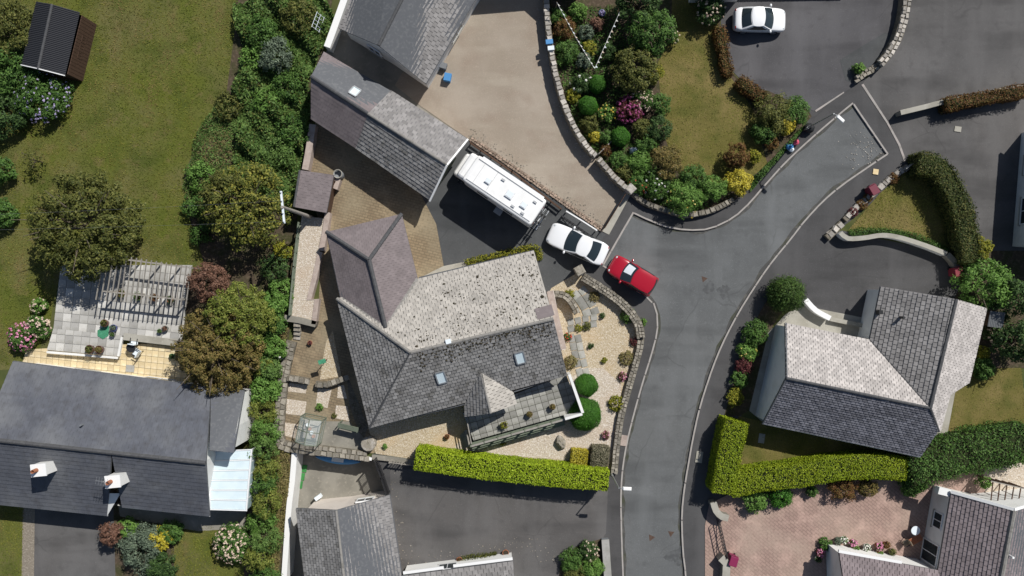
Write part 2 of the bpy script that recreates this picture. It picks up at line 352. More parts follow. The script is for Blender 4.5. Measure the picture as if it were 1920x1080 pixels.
asphalt('road', (.12, .125, .127), .3, .5); asphalt('asphalt_dark', (.073, .072, .073), .3); asphalt('asphalt_drive', (.088, .086, .09), .4, .6)
asphalt('asphalt_mid', (.075, .078, .08), .4); asphalt('asphalt_worn', (.098, .095, .094), .6, .65)
M('brown_drive', (.285, .24, .19), [((.355, .31, .25), .5, .5, .68, .7, (.3, 1.5), -.6), ((.36, .31, .255), .25, .42, .62, .8), ((.26, .205, .16), .6, .5, .72, .6), ((.47, .40, .32), 18, .56, .72, .7), ((.22, .175, .14), 24, .56, .74, .6)], rough=.95, bump=(40, .4))
M('gravel', (.45, .37, .25), [((.61, .54, .43), 9, .5, .62, .9), ((.26, .19, .11), 13, .55, .66, .85), ((.55, .38, .2), .5, .5, .7, .5), ((.72, .68, .6), 17, .62, .7, .8)], rough=1, bump=(16, 1.0))
M('gravel_pale', (.50, .43, .34), [((.68, .62, .55), 9, .5, .62, .9), ((.30, .23, .17), 13, .55, .66, .8), ((.45, .32, .22), .5, .5, .7, .3), ((.74, .72, .68), 17, .62, .7, .8)], rough=1, bump=(16, 1.0))
M('gravel_grey', (.22, .19, .15), [((.34, .3, .25), 8, .5, .65, .8), ((.12, .1, .08), 12, .55, .7, .7)], rough=1, bump=(14, .8))
M('stone', (.26, .235, .195), [((.40, .37, .33), 3, .5, .65, .8), ((.12, .11, .08), 5, .52, .7, .75), ((.30, .26, .12), 8, .6, .72, .5)], island=.25, rough=.95, bump=(12, .6))
M('stone_pale', (.36, .33, .29), [((.52, .49, .45), 3, .45, .62, .8), ((.17, .15, .12), 5, .55, .7, .7)], island=.3, rough=.95, bump=(12, .6))
M('mortar', (.17, .15, .12), [((.09, .085, .06), 4, .45, .65, .8), ((.28, .25, .2), 9, .55, .7, .6)], rough=1, bump=(10, .8))
M('slab', (.34, .335, .315), [((.27, .265, .24), 1.5, .45, .65, .8), ((.19, .185, .15), 6, .58, .72, .6)], island=.14, rough=.9, bump=(20, .2))
M('slab_green', (.27, .275, .24), [((.2, .205, .16), 1.5, .45, .65, .8), ((.36, .36, .32), 7, .55, .7, .6)], island=.16, rough=.9, bump=(20, .2))
M('slab_cream', (.66, .52, .30), [((.74, .63, .42), 2, .45, .65, .7), ((.42, .33, .18), 7, .6, .74, .6)], island=.09, rough=.85)
M('slab_joint', (.15, .14, .11), [((.08, .09, .04), 2, .45, .65, .7)], rough=1)
M('concrete', (.36, .345, .30), [((.26, .245, .205), .8, .45, .65, .7), ((.46, .44, .39), 5, .55, .72, .5)], rough=.92)
M('concrete_yard', (.25, .235, .20), [((.17, .16, .135), .7, .42, .65, .8), ((.34, .31, .26), 4, .55, .72, .6)], rough=.92)
M('kerb', (.33, .31, .29), [((.24, .22, .205), 3, .45, .65, .7), ((.50, .42, .40), 1.1, .5, .7, .5)], island=.12, rough=.9)
M('coping_pink', (.40, .33, .29), [((.30, .24, .21), 2, .45, .65, .8), ((.48, .43, .39), 6, .55, .7, .6)], rough=.92)
def bricks(n, c1, c2, mo, sc, bw=.5, rh=.25, rot=.6, dirt=((.12, .10, .07), .5)):
    m = M(n, c1, rough=.95); nt = m.node_tree; N = nt.nodes; L = nt.links
    br = N.new('ShaderNodeTexBrick'); br.inputs['Color1'].default_value = (*c1, 1); br.inputs['Color2'].default_value = (*c2, 1); br.inputs['Mortar'].default_value = (*mo, 1)
    br.inputs['Scale'].default_value = sc; br.inputs['Mortar Size'].default_value = .03; br.inputs['Brick Width'].default_value = bw; br.inputs['Row Height'].default_value = rh
    tc = N.new('ShaderNodeTexCoord'); mp = N.new('ShaderNodeMapping'); mp.inputs['Rotation'].default_value = (0, 0, rot)
    L.new(tc.outputs['Object'], mp.inputs[0]); L.new(mp.outputs[0], br.inputs['Vector']); cur = br.outputs[0]
    for c, s, lo, hi, a in ((dirt[0], .35, .42, .66, dirt[1]), (tuple(min(1, x * 1.6) for x in c1), .9, .5, .72, .45), (tuple(x * .6 for x in c1), 6, .52, .7, .5)):
        nz = N.new('ShaderNodeTexNoise'); nz.inputs['Scale'].default_value = s; nz.inputs['Detail'].default_value = 5; L.new(tc.outputs['Object'], nz.inputs['Vector'])
        mr = N.new('ShaderNodeMapRange'); mr.inputs[1].default_value = lo; mr.inputs[2].default_value = hi; mr.inputs[4].default_value = a; L.new(nz.outputs['Fac'], mr.inputs[0])
        mx = N.new('ShaderNodeMix'); mx.data_type = 'RGBA'; L.new(mr.outputs[0], mx.inputs['Factor']); L.new(cur, mx.inputs['A']); mx.inputs['B'].default_value = (*c, 1); cur = mx.outputs['Result']
    L.new(cur, N['Principled BSDF'].inputs['Base Color'])
bricks('block_brown', (.25, .195, .125), (.205, .155, .10), (.15, .12, .08), 1.0, .4, .2, .25, ((.29, .245, .165), .7))
bricks('block_pink', (.36, .25, .21), (.30, .205, .175), (.24, .17, .14), 1.0, .42, .21, .7, ((.40, .31, .25), .6))
M('white_wall', (.72, .72, .70), [((.58, .57, .54), 1.2, .5, .7, .5)], rough=.9)
M('cream_wall', (.66, .60, .54), [((.52, .46, .41), 1.0, .5, .7, .5)], rough=.9)
M('white_paint', (.78, .78, .77), rough=.45, spec=.5)
M('upvc', (.75, .76, .77), rough=.3, spec=.5)
M('black_metal', (.02, .02, .022), rough=.45, spec=.5)
M('grey_metal', (.36, .37, .38), [((.26, .27, .28), 4, .45, .7, .6)], rough=.45, metal=.5)
M('lead', (.10, .105, .115), [((.16, .165, .17), 5, .5, .7, .6)], rough=.6)
M('rubber', (.018, .018, .018), rough=.8)
M('glass_dark', (.02, .03, .036), rough=.06, spec=.7)
M('glass_pale', (.35, .45, .48), rough=.08, spec=.8)
M('glass_sky', (.62, .72, .76), [((.5, .62, .68), 1.5, .4, .7, .6)], rough=.2, spec=.6)
M('wood', (.21, .17, .125), [((.13, .105, .075), 5, .45, .7, .7)], rough=.9)
M('wood_grey', (.30, .28, .25), [((.2, .185, .16), 5, .45, .7, .7)], rough=.9)
M('wood_green', (.15, .175, .13), [((.10, .12, .085), 3, .45, .7, .7), ((.24, .25, .2), 8, .55, .7, .5)], rough=.9)
M('wood_brown', (.085, .05, .034), [((.055, .032, .022), 6, .45, .7, .7)], rough=.85)
M('terracotta', (.33, .13, .07), [((.22, .09, .05), 6, .45, .7, .6)], rough=.85)
M('pot_glaze', (.12, .05, .035), rough=.35, spec=.5)
M('pot_blue', (.06, .08, .22), rough=.3, spec=.5)
M('pot_grey', (.2, .21, .19), rough=.8)
M('pot_soil', (.045, .035, .025), rough=1)
M('bin_maroon', (.15, .022, .042), rough=.5); M('bin_red', (.22, .03, .045), rough=.5); M('bin_magenta', (.20, .02, .07), rough=.5)
M('plastic_blue', (.07, .24, .5), rough=.5); M('plastic_white', (.7, .76, .8), rough=.45); M('plastic_green', (.06, .24, .12), rough=.5); M('plastic_pink', (.6, .1, .16), rough=.5)
M('plastic_black', (.022, .023, .025), rough=.5); M('plastic_grey', (.17, .18, .19), rough=.55)
M('turf_green', (.05, .22, .06), [((.035, .16, .045), 3, .45, .7, .6)], rough=1)
M('net_green', (.05, .22, .12), [((.08, .3, .18), 5, .45, .65, .8)], rough=.8)
# ---------------------------------------------------------------- ground, road, pavement
def ringed(name, outer, holes, z, mat, kind='structure'):
    loops = [[Vector((p[0], p[1], 0)) for p in l] for l in [outer] + holes]
    flat = [p for l in loops for p in l]; fs = []
    for t in tessellate_polygon(loops):
        a, b, c = (flat[i] for i in t)
        fs.append(t if (b - a).cross(c - a).z > 0 else t[::-1])
    o = MB().add([(p.x, p.y, z) for p in flat], fs).build(name, mat); return tag(o, kind=kind)
KW = [(1172, 1160), (1168, 1080), (1165, 1000), (1164, 930), (1167, 880), (1175, 830), (1187, 780), (1203, 722), (1222, 660), (1231, 622), (1231, 592), (1225, 572), (1208, 553)]
KN = [(1187, 399), (1215, 412), (1250, 425), (1290, 431), (1330, 428), (1370, 410), (1400, 385), (1432, 349), (1472, 305), (1520, 260), (1570, 217), (1598, 194)]
KE = [(1663, 289), (1620, 318), (1580, 346), (1545, 375), (1510, 412), (1480, 450), (1440, 500), (1400, 560), (1370, 612), (1345, 665), (1325, 720), (1310, 770), (1299, 820), (1290, 870), (1282, 920), (1278, 970), (1280, 1030), (1285, 1080), (1288, 1160)]
def sm(px): return smooth_path(pxs(px, 0), .8)
road_loop = sm(KW) + pxs([(1130, 498)]) + sm(KN) + sm(KE)
YARD = [(552, 846), (702, 864), (731, 929), (752, 1080), (757, 1180), (522, 1180), (530, 1080), (545, 950)]
YZ = -1.6
yard_loop = [W(x, y, G) for x, y in YARD]
far = [(-700, -700), (700, -700), (700, 700), (-700, 700)]
ringed('ground', far, [road_loop, yard_loop], G, 'ground_far')
MB().prism(road_loop, -.05, 0).build('road', 'road')['kind'] = 'structure'
pave_out = pxs([(1110, 1170), (1118, 900), (1140, 700), (1165, 600), (1100, 545), (1060, 520), (1105, 420), (1160, 340), (1300, 380), (1420, 300), (1500, 215), (1620, 140), (1720, 305), (1600, 410), (1520, 470), (1470, 540), (1440, 640), (1400, 720), (1380, 840), (1350, 960), (1345, 1170)], G)
ringed('pavement', pave_out, [road_loop], G + .006, 'asphalt_dark')
# kerbs: single stones along the edge of the road
def kerb(name, path, w=.115):
    k = empty(name, None, None); k['kind'] = 'structure'
    pts = smooth_path(path, .1); L = [0]
    for a, b in zip(pts, pts[1:]): L.append(L[-1] + (b - a).length)
    me = MB().box((0, 0, 0), (.905, w, .17)).mesh('kerb_stone'); me.materials.append(MATS['kerb'])
    n = int(L[-1] / .915)
    for i in range(n):
        s = (i + .5) * L[-1] / n; j = min(max(1, next((q for q, l in enumerate(L) if l >= s), len(L) - 1)), len(L) - 1)
        d = pts[j] - pts[j - 1]; o = link('kerb_stone', me, None, k, (pts[j].x, pts[j].y, .045 + random.uniform(-.003, .003)))
        o.rotation_euler = (0, 0, math.atan2(d.y, d.x) + random.uniform(-.008, .008)); o.scale = (L[-1] / n / .915, 1, 1)
kerb('kerb', pxs(KW)); kerb('kerb', pxs([(1208, 553), (1175, 528), (1130, 498)])); kerb('kerb', pxs([(1130, 498), (1158, 449), (1187, 399)]), .13); kerb('kerb', pxs(KN)); kerb('kerb', pxs([(1598, 194), (1630, 241), (1663, 289)]), .12); kerb('kerb', pxs(KE))
sheet('driveway_edging', [(1615, 159), (1619, 157), (1665, 228), (1688, 270), (1699, 301), (1695, 302), (1684, 271), (1662, 230)], 4, 'kerb')
sheet('driveway_edging', [(1528, 207), (1582, 172), (1583, 174), (1530, 210)], 4, 'kerb')
# surfaces of gardens and drives

LAWN = [(-400, -300), (450, -300), (440, 60), (425, 170), (375, 250), (345, 330), (352, 400), (385, 500), (350, 520), (110, 520), (95, 600), (60, 690), (-400, 720)]
sheet('lawn', LAWN, 1, 'lawn')
sheet('undergrowth_soil', [(450, -200), (660, -200), (605, 100), (585, 230), (566, 330), (556, 420), (545, 600), (535, 700), (525, 840), (552, 848), (536, 950), (525, 1150), (450, 1150), (455, 960), (470, 840), (455, 735), (330, 720), (330, 560), (385, 500), (352, 400), (345, 330), (375, 250), (425, 170), (440, 60)], 2, 'soil')
0 and sheet('patch_of_bare_earth', [(395, 250), (450, 270), (445, 310), (380, 315), (365, 280)], 3, 'straw' if 0 else 'gravel_grey', True)
sheet('side_passage', [(600, 120), (650, 20), (720, 80), (800, 165), (880, 262), (700, 240)], 1, 'concrete_yard')
sheet('block_paving', [(596, 200), (700, 280), (805, 375), (818, 420), (832, 498), (900, 560), (900, 700), (780, 800), (700, 850), (545, 845), (522, 820), (525, 700), (545, 640), (598, 560), (604, 440), (575, 330)], 2, 'block_brown')
sheet('asphalt_drive', [(770, 330), (870, 252), (1000, 340), (1118, 430), (1135, 440), (1108, 480), (1133, 499), (1085, 512), (1040, 560), (950, 560), (790, 530), (832, 498), (818, 420), (800, 385)], 3, 'asphalt_mid')
sheet('concrete_strip', [(783, 523), (831, 499), (880, 489), (880, 510), (785, 535)], 4, 'concrete')
sheet('brown_drive', [(885, -200), (1024, -200), (1026, 60), (1036, 130), (1055, 200), (1088, 262), (1132, 315), (1172, 358), (1130, 434), (1000, 343), (870, 255), (790, 200), (740, 160), (800, 60)], 5, 'brown_drive')
sheet('drive_edging', [(1130, 434), (1172, 358), (1182, 366), (1142, 440)], 6, 'concrete')
sheet('gravel_garden', [(1034, 540), (1082, 512), (1140, 548), (1178, 580), (1196, 612), (1196, 650), (1180, 710), (1162, 770), (1148, 850), (1146, 890), (780, 862), (705, 852), (690, 800), (760, 700), (1000, 600)], 3, 'gravel')
sheet('pale_gravel', [(1090, 690), (1130, 690), (1165, 720), (1155, 790), (1140, 868), (1060, 862), (900, 850), (850, 842), (900, 800), (1000, 770)], 4, 'gravel_pale', True)
sheet('asphalt_drive', [(731, 868), (1140, 915), (1136, 1000), (1128, 1012), (1050, 1060), (1040, 1180), (757, 1180), (752, 1080), (731, 929)], 2, 'asphalt_worn')
sheet('garden_soil', [(1030, -200), (1352, -200), (1350, 60), (1368, 130), (1395, 160), (1440, 170), (1515, 205), (1522, 218), (1470, 280), (1432, 318), (1395, 365), (1340, 396), (1290, 406), (1210, 390), (1172, 360), (1130, 312), (1088, 262), (1055, 200), (1036, 130), (1030, 60)], 3, 'soil')
LAWN2 = [(1262, -60), (1345, -60), (1347, 60), (1352, 120), (1385, 165), (1412, 205), (1425, 260), (1440, 310), (1410, 330), (1350, 345), (1300, 335), (1262, 305), (1245, 250), (1240, 190), (1232, 120), (1258, 70)]
sheet('lawn', LAWN2, 4, 'lawn_dry')
sheet('asphalt_drive', [(1348, -200), (1700, -200), (1690, 40), (1650, 120), (1604, 160), (1526, 208), (1440, 172), (1390, 150), (1370, 130), (1352, 60)], 2, 'asphalt_drive')
sheet('asphalt_patch', [(1575, 112), (1660, 60), (1672, 68), (1640, 122), (1603, 158), (1585, 150)], 3, 'asphalt_mid')
sheet('asphalt_drive', [(1700, -200), (2100, -200), (2100, 165), (1790, 190), (1690, 210), (1665, 230), (1617, 157), (1655, 112), (1690, 50)], 2, 'asphalt_worn')
sheet('asphalt_drive', [(1665, 230), (1690, 211), (1790, 192), (2100, 170), (2100, 480), (1830, 480), (1812, 400), (1780, 330), (1722, 297), (1697, 302)], 2, 'asphalt_worn')
TRI = [(1590, 432), (1650, 362), (1718, 305), (1775, 340), (1812, 420), (1818, 485), (1775, 470), (1700, 446), (1640, 438)]
sheet('lawn', TRI, 3, 'lawn_dry')
sheet('asphalt_drive', [(1538, 452), (1578, 432), (1640, 446), (1720, 462), (1785, 490), (1800, 520), (1800, 580), (1700, 640), (1560, 600), (1480, 575), (1445, 560), (1480, 500)], 3, 'asphalt_dark')
sheet('concrete_path', [(1405, 770), (1440, 625), (1472, 590), (1500, 572), (1640, 600), (1640, 660), (1480, 700), (1440, 800)], 4, 'concrete')
sheet('concrete_path', [(1740, 860), (1795, 700), (1815, 705), (1770, 840)], 4, 'concrete')
LAWN3 = [(1385, 780), (1430, 790), (1740, 850), (1720, 900), (1380, 900)]
sheet('lawn', LAWN3, 5, 'lawn_dry')
LAWN4 = [(1795, 715), (1830, 690), (1915, 690), (1925, 800), (1770, 850)]
sheet('lawn', LAWN4, 5, 'lawn_dry')
sheet('flower_bed', [(1440, 560), (1470, 580), (1440, 625), (1405, 770), (1385, 780), (1358, 780), (1375, 720), (1400, 640), (1425, 585)], 4, 'soil')
sheet('flower_bed', [(1790, 560), (1830, 470), (2100, 470), (2100, 690), (1830, 690)], 3, 'soil')
sheet('brick_drive', [(1322, 985), (1330, 945), (1420, 900), (1760, 880), (1850, 870), (2100, 850), (2100, 1200), (1322, 1200)], 4, 'block_pink')
sheet('gravel_corner', [(1845, 880), (1925, 860), (2100, 860), (2100, 960), (1850, 960)], 5, 'gravel_pale')
sheet('asphalt_drive', [(64, 900), (222, 900), (215, 1000), (222, 1200), (60, 1200)], 2, 'asphalt_worn')
sheet('lawn', [(-300, 900), (46, 900), (42, 1200), (-300, 1200)], 2, 'lawn')
sheet('gravel_strip', [(44, 900), (66, 900), (62, 1200), (38, 1200)], 3, 'gravel_grey')
LAWN5 = [(322, 940), (460, 940), (455, 1200), (322, 1200)]
sheet('lawn', LAWN5, 3, 'lawn')
sheet('flower_bed', [(212, 930), (325, 930), (328, 1200), (220, 1200)], 4, 'soil')
sheet('concrete_path', [(215, 900), (465, 900), (460, 990), (370, 996), (225, 968)], 5, 'concrete_yard')
sheet('flower_bed', [(1050, 1060), (1080, 1025), (1128, 1010), (1132, 1180), (1040, 1180)], 4, 'soil')
sheet('deck_by_railings', [(700, 850), (782, 862), (782, 880), (731, 880), (733, 930), (724, 930), (702, 866)], 6, 'asphalt_dark')
# sunken yard of the house below the long white wall
yl = [W(x, y, YZ) for x, y in YARD]; yl = [Vector((p.x, p.y, 0)) for p in yard_loop]
MB().prism(yl, YZ - .1, YZ).build('sunken_yard', 'concrete_yard')['kind'] = 'structure'
mbw = MB()
for i in range(len(yl)):
    a, b = yl[i], yl[(i + 1) % len(yl)]
    mbw.add([(a.x, a.y, YZ - .1), (b.x, b.y, YZ - .1), (b.x, b.y, G), (a.x, a.y, G)], [(0, 1, 2, 3)])
mbw.build('yard_sides', 'mortar')['kind'] = 'structure'
# dark stains on the tarmac
M('tar_stain', (.078, .081, .083), [((.105, .109, .111), 3.2, .42, .6, .95)], rough=.8)
def stain(px, py, r, n, z):
    for i in range(n):
        c = W(px + random.uniform(-r, r) * 22, py + random.uniform(-r, r) * 14, 0); k = random.uniform(.25, .5); m = 11
        tag(MB().prism([Vector((c.x + k * random.uniform(.5, 1.2) * math.cos(2 * math.pi * j / m), c.y + k * random.uniform(.4, 1) * math.sin(2 * math.pi * j / m))) for j in range(m)], z, z + .0016 + .0004 * i).build('tarmac_stain', 'tar_stain'), kind='structure')
stain(1342, 543, .9, 7, .001); stain(1268, 1040, 1.2, 9, .001)
# grass blades
def grass(px, n, mat, sz=.12):
    P2 = scatter(pxs(px, G), n); P = np.zeros((len(P2), 3)); P[:, :2] = P2; P[:, 2] = G + .03 + rng.uniform(0, .02, len(P2))
    Nr = rng.normal(size=(len(P2), 3)) * .45; Nr[:, 2] += 1
    tag(leaf_mesh('grass', P, unit(Nr), sz, .35, mat), 'short mown grass with dry straw-coloured patches', 'grass', kind='stuff')
LAWNV = [(-20, -20), (450, -20), (440, 60), (425, 170), (375, 250), (345, 330), (352, 400), (385, 500), (350, 500), (110, 500), (95, 600), (60, 680), (-20, 690)]
grass(LAWNV, 34000, 'grass_blade'); grass(LAWN2, 9000, 'grass_dry'); grass(TRI, 6000, 'grass_dry'); grass(LAWN3, 7000, 'grass_dry'); grass(LAWN4, 5000, 'grass_dry'); grass([(322, 985), (400, 985), (455, 1090), (322, 1090)], 3000, 'grass_blade')
grass([(-20, 950), (46, 950), (42, 1090), (-20, 1090)], 2000, 'grass_blade')
# ---------------------------------------------------------------- roofs and houses
def tilemat(n, c, isl=.22, moss=None, lay=()):
    M(n, c, [(tuple(x * .62 for x in c), .8, .48, .7, .5), (tuple(min(1, x * 1.35) for x in c), 2.5, .5, .7, .45)] + list(lay), island=isl, rough=.88, spec=.2)
tilemat('tile_lichen_lit', (.40, .375, .34), .12, lay=[((.2, .18, .15), 5, .62, .70, .6), ((.45, .43, .39), 9, .55, .7, .5)])  # real lichen, plus the sun-facing slopes' extra brightness put into the colour
tilemat('tile_slate', (.215, .21, .205), .24, lay=[((.09, .085, .075), 1.6, .56, .70, .7), ((.30, .29, .27), 10, .6, .72, .5)])
tilemat('tile_plum', (.185, .158, .160), .05); tilemat('tile_grey', (.24, .23, .225), .20, lay=[((.12, .115, .11), 7, .6, .72, .6)])
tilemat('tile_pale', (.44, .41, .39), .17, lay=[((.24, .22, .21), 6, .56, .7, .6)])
tilemat('tile_anthracite', (.098, .104, .122), .035, lay=[((.16, .165, .175), .35, .45, .7, .8), ((.07, .07, .075), 2, .5, .7, .5)])
tilemat('tile_mauve', (.225, .19, .195), .13)
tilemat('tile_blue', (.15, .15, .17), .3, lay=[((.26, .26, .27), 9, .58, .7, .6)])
M('ridge_dark', (.075, .076, .08), [((.12, .12, .12), 5, .5, .7, .6)], rough=.9)
M('ridge_grey', (.24, .23, .215), [((.12, .115, .1), 4, .5, .7, .7)], rough=.9)
M('corrugated', (.022, .023, .028), rough=.6, spec=.4)
M('moss', (.05, .04, .028), [((.03, .03, .015), 8, .4, .6, .7)], island=.3, rough=1)
def clip(poly, rect):
    """convex clip of rect (u0,v0,u1,v1) by convex polygon (counter-clockwise)"""
    out = [(rect[0], rect[1]), (rect[2], rect[1]), (rect[2], rect[3]), (rect[0], rect[3])]
    for i in range(len(poly)):
        ax, ay = poly[i]; bx, by = poly[(i + 1) % len(poly)]; inp = out; out = []
        if not inp: return []
        sd = [(bx - ax) * (y - ay) - (by - ay) * (x - ax) for x, y in inp]
        for k in range(len(inp)):
            p, q = inp[k - 1], inp[k]; a, b = sd[k - 1], sd[k]
            if (a >= 0) != (b >= 0): t = a / (a - b); out.append((p[0] + (q[0] - p[0]) * t, p[1] + (q[1] - p[1]) * t))
            if b >= 0: out.append(q)
    return out
def frame_of(P, ei):
    n = Vector((0, 0, 0))
    for i in range(len(P)): n += P[i].cross(P[(i + 1) % len(P)])
    n.normalize()
    if n.z < 0: n = -n
    e = P[ei[1]] - P[ei[0]]; u = (e - n * e.dot(n)).normalized(); v = n.cross(u)
    if v.z < 0: u = -u; v = n.cross(u)
    return n, u, v
def pts3(poly):
    known = [W(*p) for p in poly if p[2] is not None]
    pl = (known[0], (known[1] - known[0]).cross(known[2] - known[0]).normalized()) if len(known) >= 3 else None
    return [W(*p) if p[2] is not None else WP(p[0], p[1], pl) for p in poly]
def tiles2d(P, ei, tw, th, gap=.012, stag=True):
    n, u, v = frame_of(P, ei); o = P[ei[0]]
    q = [((p - o).dot(u), (p - o).dot(v)) for p in P]
    a = sum(q[i][0] * q[(i + 1) % len(q)][1] - q[(i + 1) % len(q)][0] * q[i][1] for i in range(len(q)))
    if a < 0: q = q[::-1]
    u0, u1 = min(x for x, _ in q), max(x for x, _ in q); v0, v1 = min(y for _, y in q), max(y for _, y in q)
    res = []
    for j in range(int((v1 - v0) / th) + 1):
        y = v0 + j * th
        for i in range(-1, int((u1 - u0) / tw) + 2):
            x = u0 + i * tw + (tw / 2 if j % 2 and stag else 0)
            c = clip(q, (x + gap / 2, y, x + tw - gap / 2, y + th))
            if len(c) > 2: res.append((c, y))
    return n, u, v, o, res
def roof(house, poly, ei, mat, tw=.33, th=.24, thick=.045, deck='lead', P=None, gap=None):
    P = P or pts3(poly); n, u, v, o, T = tiles2d(P, ei, tw, th, gap or {'tile_plum': .012, 'tile_anthracite': .01}.get(mat, .034)); mb = MB()
    for c, y in T:
        q_ = .35 if thick < .03 else 1; j = random.uniform(-.006, .006) * q_; k = random.uniform(-.012, .012) * q_; top = []; bot = []
        for a, b in c:
            w = o + u * a + v * b; z = .008 + thick * (1 - (b - y) / th) + j + k * (a - c[0][0]) / tw
            top.append(w + n * z); bot.append(w - n * .012)
        m = len(c); mb.add(top + bot, [tuple(range(m))] + [(i, m + i, m + (i + 1) % m, (i + 1) % m) for i in range(m)])
    t = mb.build('roof_tiles', mat, house); t['kind'] = 'stuff'
    mb = MB(); m = len(P); a = [p - n * .014 for p in P]; b = [p - Vector((0, 0, .17)) for p in P]
    f = tuple(range(m)); f = f if (P[1] - P[0]).cross(P[2] - P[0]).z > 0 else f[::-1]
    mb.add(a + b, [f, tuple(i + m for i in f[::-1])] + [(i, (i + 1) % m, m + (i + 1) % m, m + i) for i in range(m)])
    mb.build('roof_deck', deck, house)
    return P, n
def ridge(house, a, b, mat='ridge_grey', r=.12):
    a = Vector(a); b = Vector(b); d = b - a; k = max(1, int(d.length / .45)); mb = MB()
    for i in range(k):
        p, q = a + d * (i / k), a + d * ((i + .985) / k); mb.tube([p, q], [r * random.uniform(.95, 1.05)] * 2, 8)
    return mb.build('ridge_tiles', mat, house)
def walls(house, pts, mat, z0=0.0, inset=.3, drop=.16, c=None):
    """wall ring below the roof; pts are roof-edge points (px, py, h), gable tops included"""
    P = [W(*p) if not isinstance(p, Vector) else p for p in pts]
    Q = []; k = len(P); ar = sum(P[i].x * P[(i + 1) % k].y - P[(i + 1) % k].x * P[i].y for i in range(k)); sg = 1 if ar > 0 else -1
    for i, p in enumerate(P):
        e0 = (p - P[i - 1]).xy.normalized(); e1 = (P[(i + 1) % k] - p).xy.normalized()
        n0 = Vector((-e0.y, e0.x)) * sg; n1 = Vector((-e1.y, e1.x)) * sg; b = (n0 + n1) / max(.35, 1 + n0.dot(n1))
        Q.append(Vector((p.x + b.x * inset, p.y + b.y * inset, p.z - drop)))
    mb = MB(); m = len(Q); mb.add([(q.x, q.y, z0) for q in Q] + Q, [(i, (i + 1) % m, m + (i + 1) % m, m + i) for i in range(m)])
    mb.build('wall', mat, house); return Q
HC = {}
def window(house, a, b, t, w, h, z, frame='upvc', glass='glass_dark', name='window'):
    """window or door in the wall that runs between ground points a and b"""
    a = Vector((a.x, a.y, 0)); b = Vector((b.x, b.y, 0)); d = (b - a).normalized(); c = a + (b - a) * t
    nrm = Vector((d.y, -d.x, 0))
    if nrm.dot(c - HC[house.name]) < 0: nrm = -nrm
    rz = math.atan2(d.y, d.x); p = c + Vector((0, 0, z + h / 2))
    mb = MB(); 
    for dx, dz, sx, sz in ((0, h / 2 - .04, w, .08), (0, -h / 2 + .04, w, .08), (w / 2 - .04, 0, .08, h - .16), (-w / 2 + .04, 0, .08, h - .16), (0, 0, .05, h - .16)):
        mb.box(p + d * dx + Vector((0, 0, dz)) + nrm * .02, (sx, .1, sz), rz)
    o = mb.build(name, frame, house)
    MB().box(p + nrm * .005, (w - .12, .06, h - .12), rz).build('pane', glass, o)
    if name == 'window' and frame == 'upvc': MB().box(p + nrm * .06 - Vector((0, 0, h / 2 + .04)), (w + .16, .16, .06), rz).build('sill', 'concrete', o)
    return o
def house(name, label, cat='house', at=(0, 0)):
    o = empty(name, label, cat, (0, 0, 0)); HC[o.name] = W(*at); return o
def gutter(h_, a, b, mat='upvc', r=.06):
    a = Vector(a); b = Vector(b); MB().tube([a - Vector((0, 0, .08)), b - Vector((0, 0, .08))], r, 6).build('gutter', mat, h_)
def skylight(h_, px, py, pl, u, w=.62, l=.95):
    c = WP(px, py, pl); n = pl[1] if pl[1].z > 0 else -pl[1]; v = n.cross(u)
    f = MB(); q = lambda a, b, z: c + u * a + v * b + n * z
    for a, b, s, t in ((0, l / 2, w, .09), (0, -l / 2, w, .09)): f.bar(q(-s / 2, b, .07), q(s / 2, b, .07), t, .12, n)
    for a in (-w / 2, w / 2): f.bar(q(a, -l / 2 + .045, .07), q(a, l / 2 - .045, .07), .09, .12, n)
    o = f.build('skylight', 'grey_metal', h_)
    MB().bar(q(0, -l / 2 + .04, .07), q(0, l / 2 - .04, .07), w - .09, .05, n).build('pane', 'glass_sky', o)
# ---- house with the lichen-spotted roof in the middle
E, RG = 2.5, 5.0
A = house('slate_roof_house', 'large L-shaped house with lichen-spotted slate roof, plum tiled wing and raised terrace', at=(850, 600))
NW, NE, SE, SW = (632, 560, E), (1001, 470, E), (1063, 702, E), (693, 802, E); RE = (1038, 598, RG); RW = (770, 661, RG)
PN, nN = roof(A, [NW, NE, RE, RW], (0, 1), 'tile_lichen_lit', .38, .25, .05)
PS, nS = roof(A, [SW, SE, RE, RW], (0, 1), 'tile_slate', .36, .27)
PW, nW = roof(A, [NW, SW, RW], (0, 1), 'tile_slate', .36, .27)
pS = (PS[0], nS); pN = (PN[0], nN)
hv = WP(723, 614, pN).z
AP = (692, 487, hv); VB = (723, 614, hv)
pE, nE = roof(A, [(753, 401, E), (783, 522, E), VB, AP], (0, 1), 'tile_plum', .33, .2, .010)
roof(A, [(612, 435, E), (753, 401, E), AP], (0, 1), 'tile_plum', .33, .2, .010)
roof(A, [(612, 435, E), (639, 560, E), VB, AP], (0, 1), 'tile_plum', .33, .2, .010)
ridge(A, W(*AP), W(*VB), 'ridge_dark', .15); ridge(A, W(612, 435, E), W(*AP), 'ridge_dark', .14); ridge(A, W(753, 401, E), W(*AP), 'ridge_dark', .14)
ridge(A, W(*RW), W(*RE), 'ridge_grey', .12); ridge(A, W(*NW), W(*RW), 'ridge_grey', .13); ridge(A, W(*SW), W(*RW), 'ridge_dark', .09)
mb = MB(); mb.bar(W(783, 522, E + .03), W(723, 614, hv + .03), .3, .03); mb.bar(W(639, 560, E + .03), W(723, 614, hv + .03), .3, .03); mb.build('valley_flashing', 'ridge_grey', A)
h2 = WP(902, 700, pS).z
rb, rf = (902, 700, h2), (920, 775, h2)
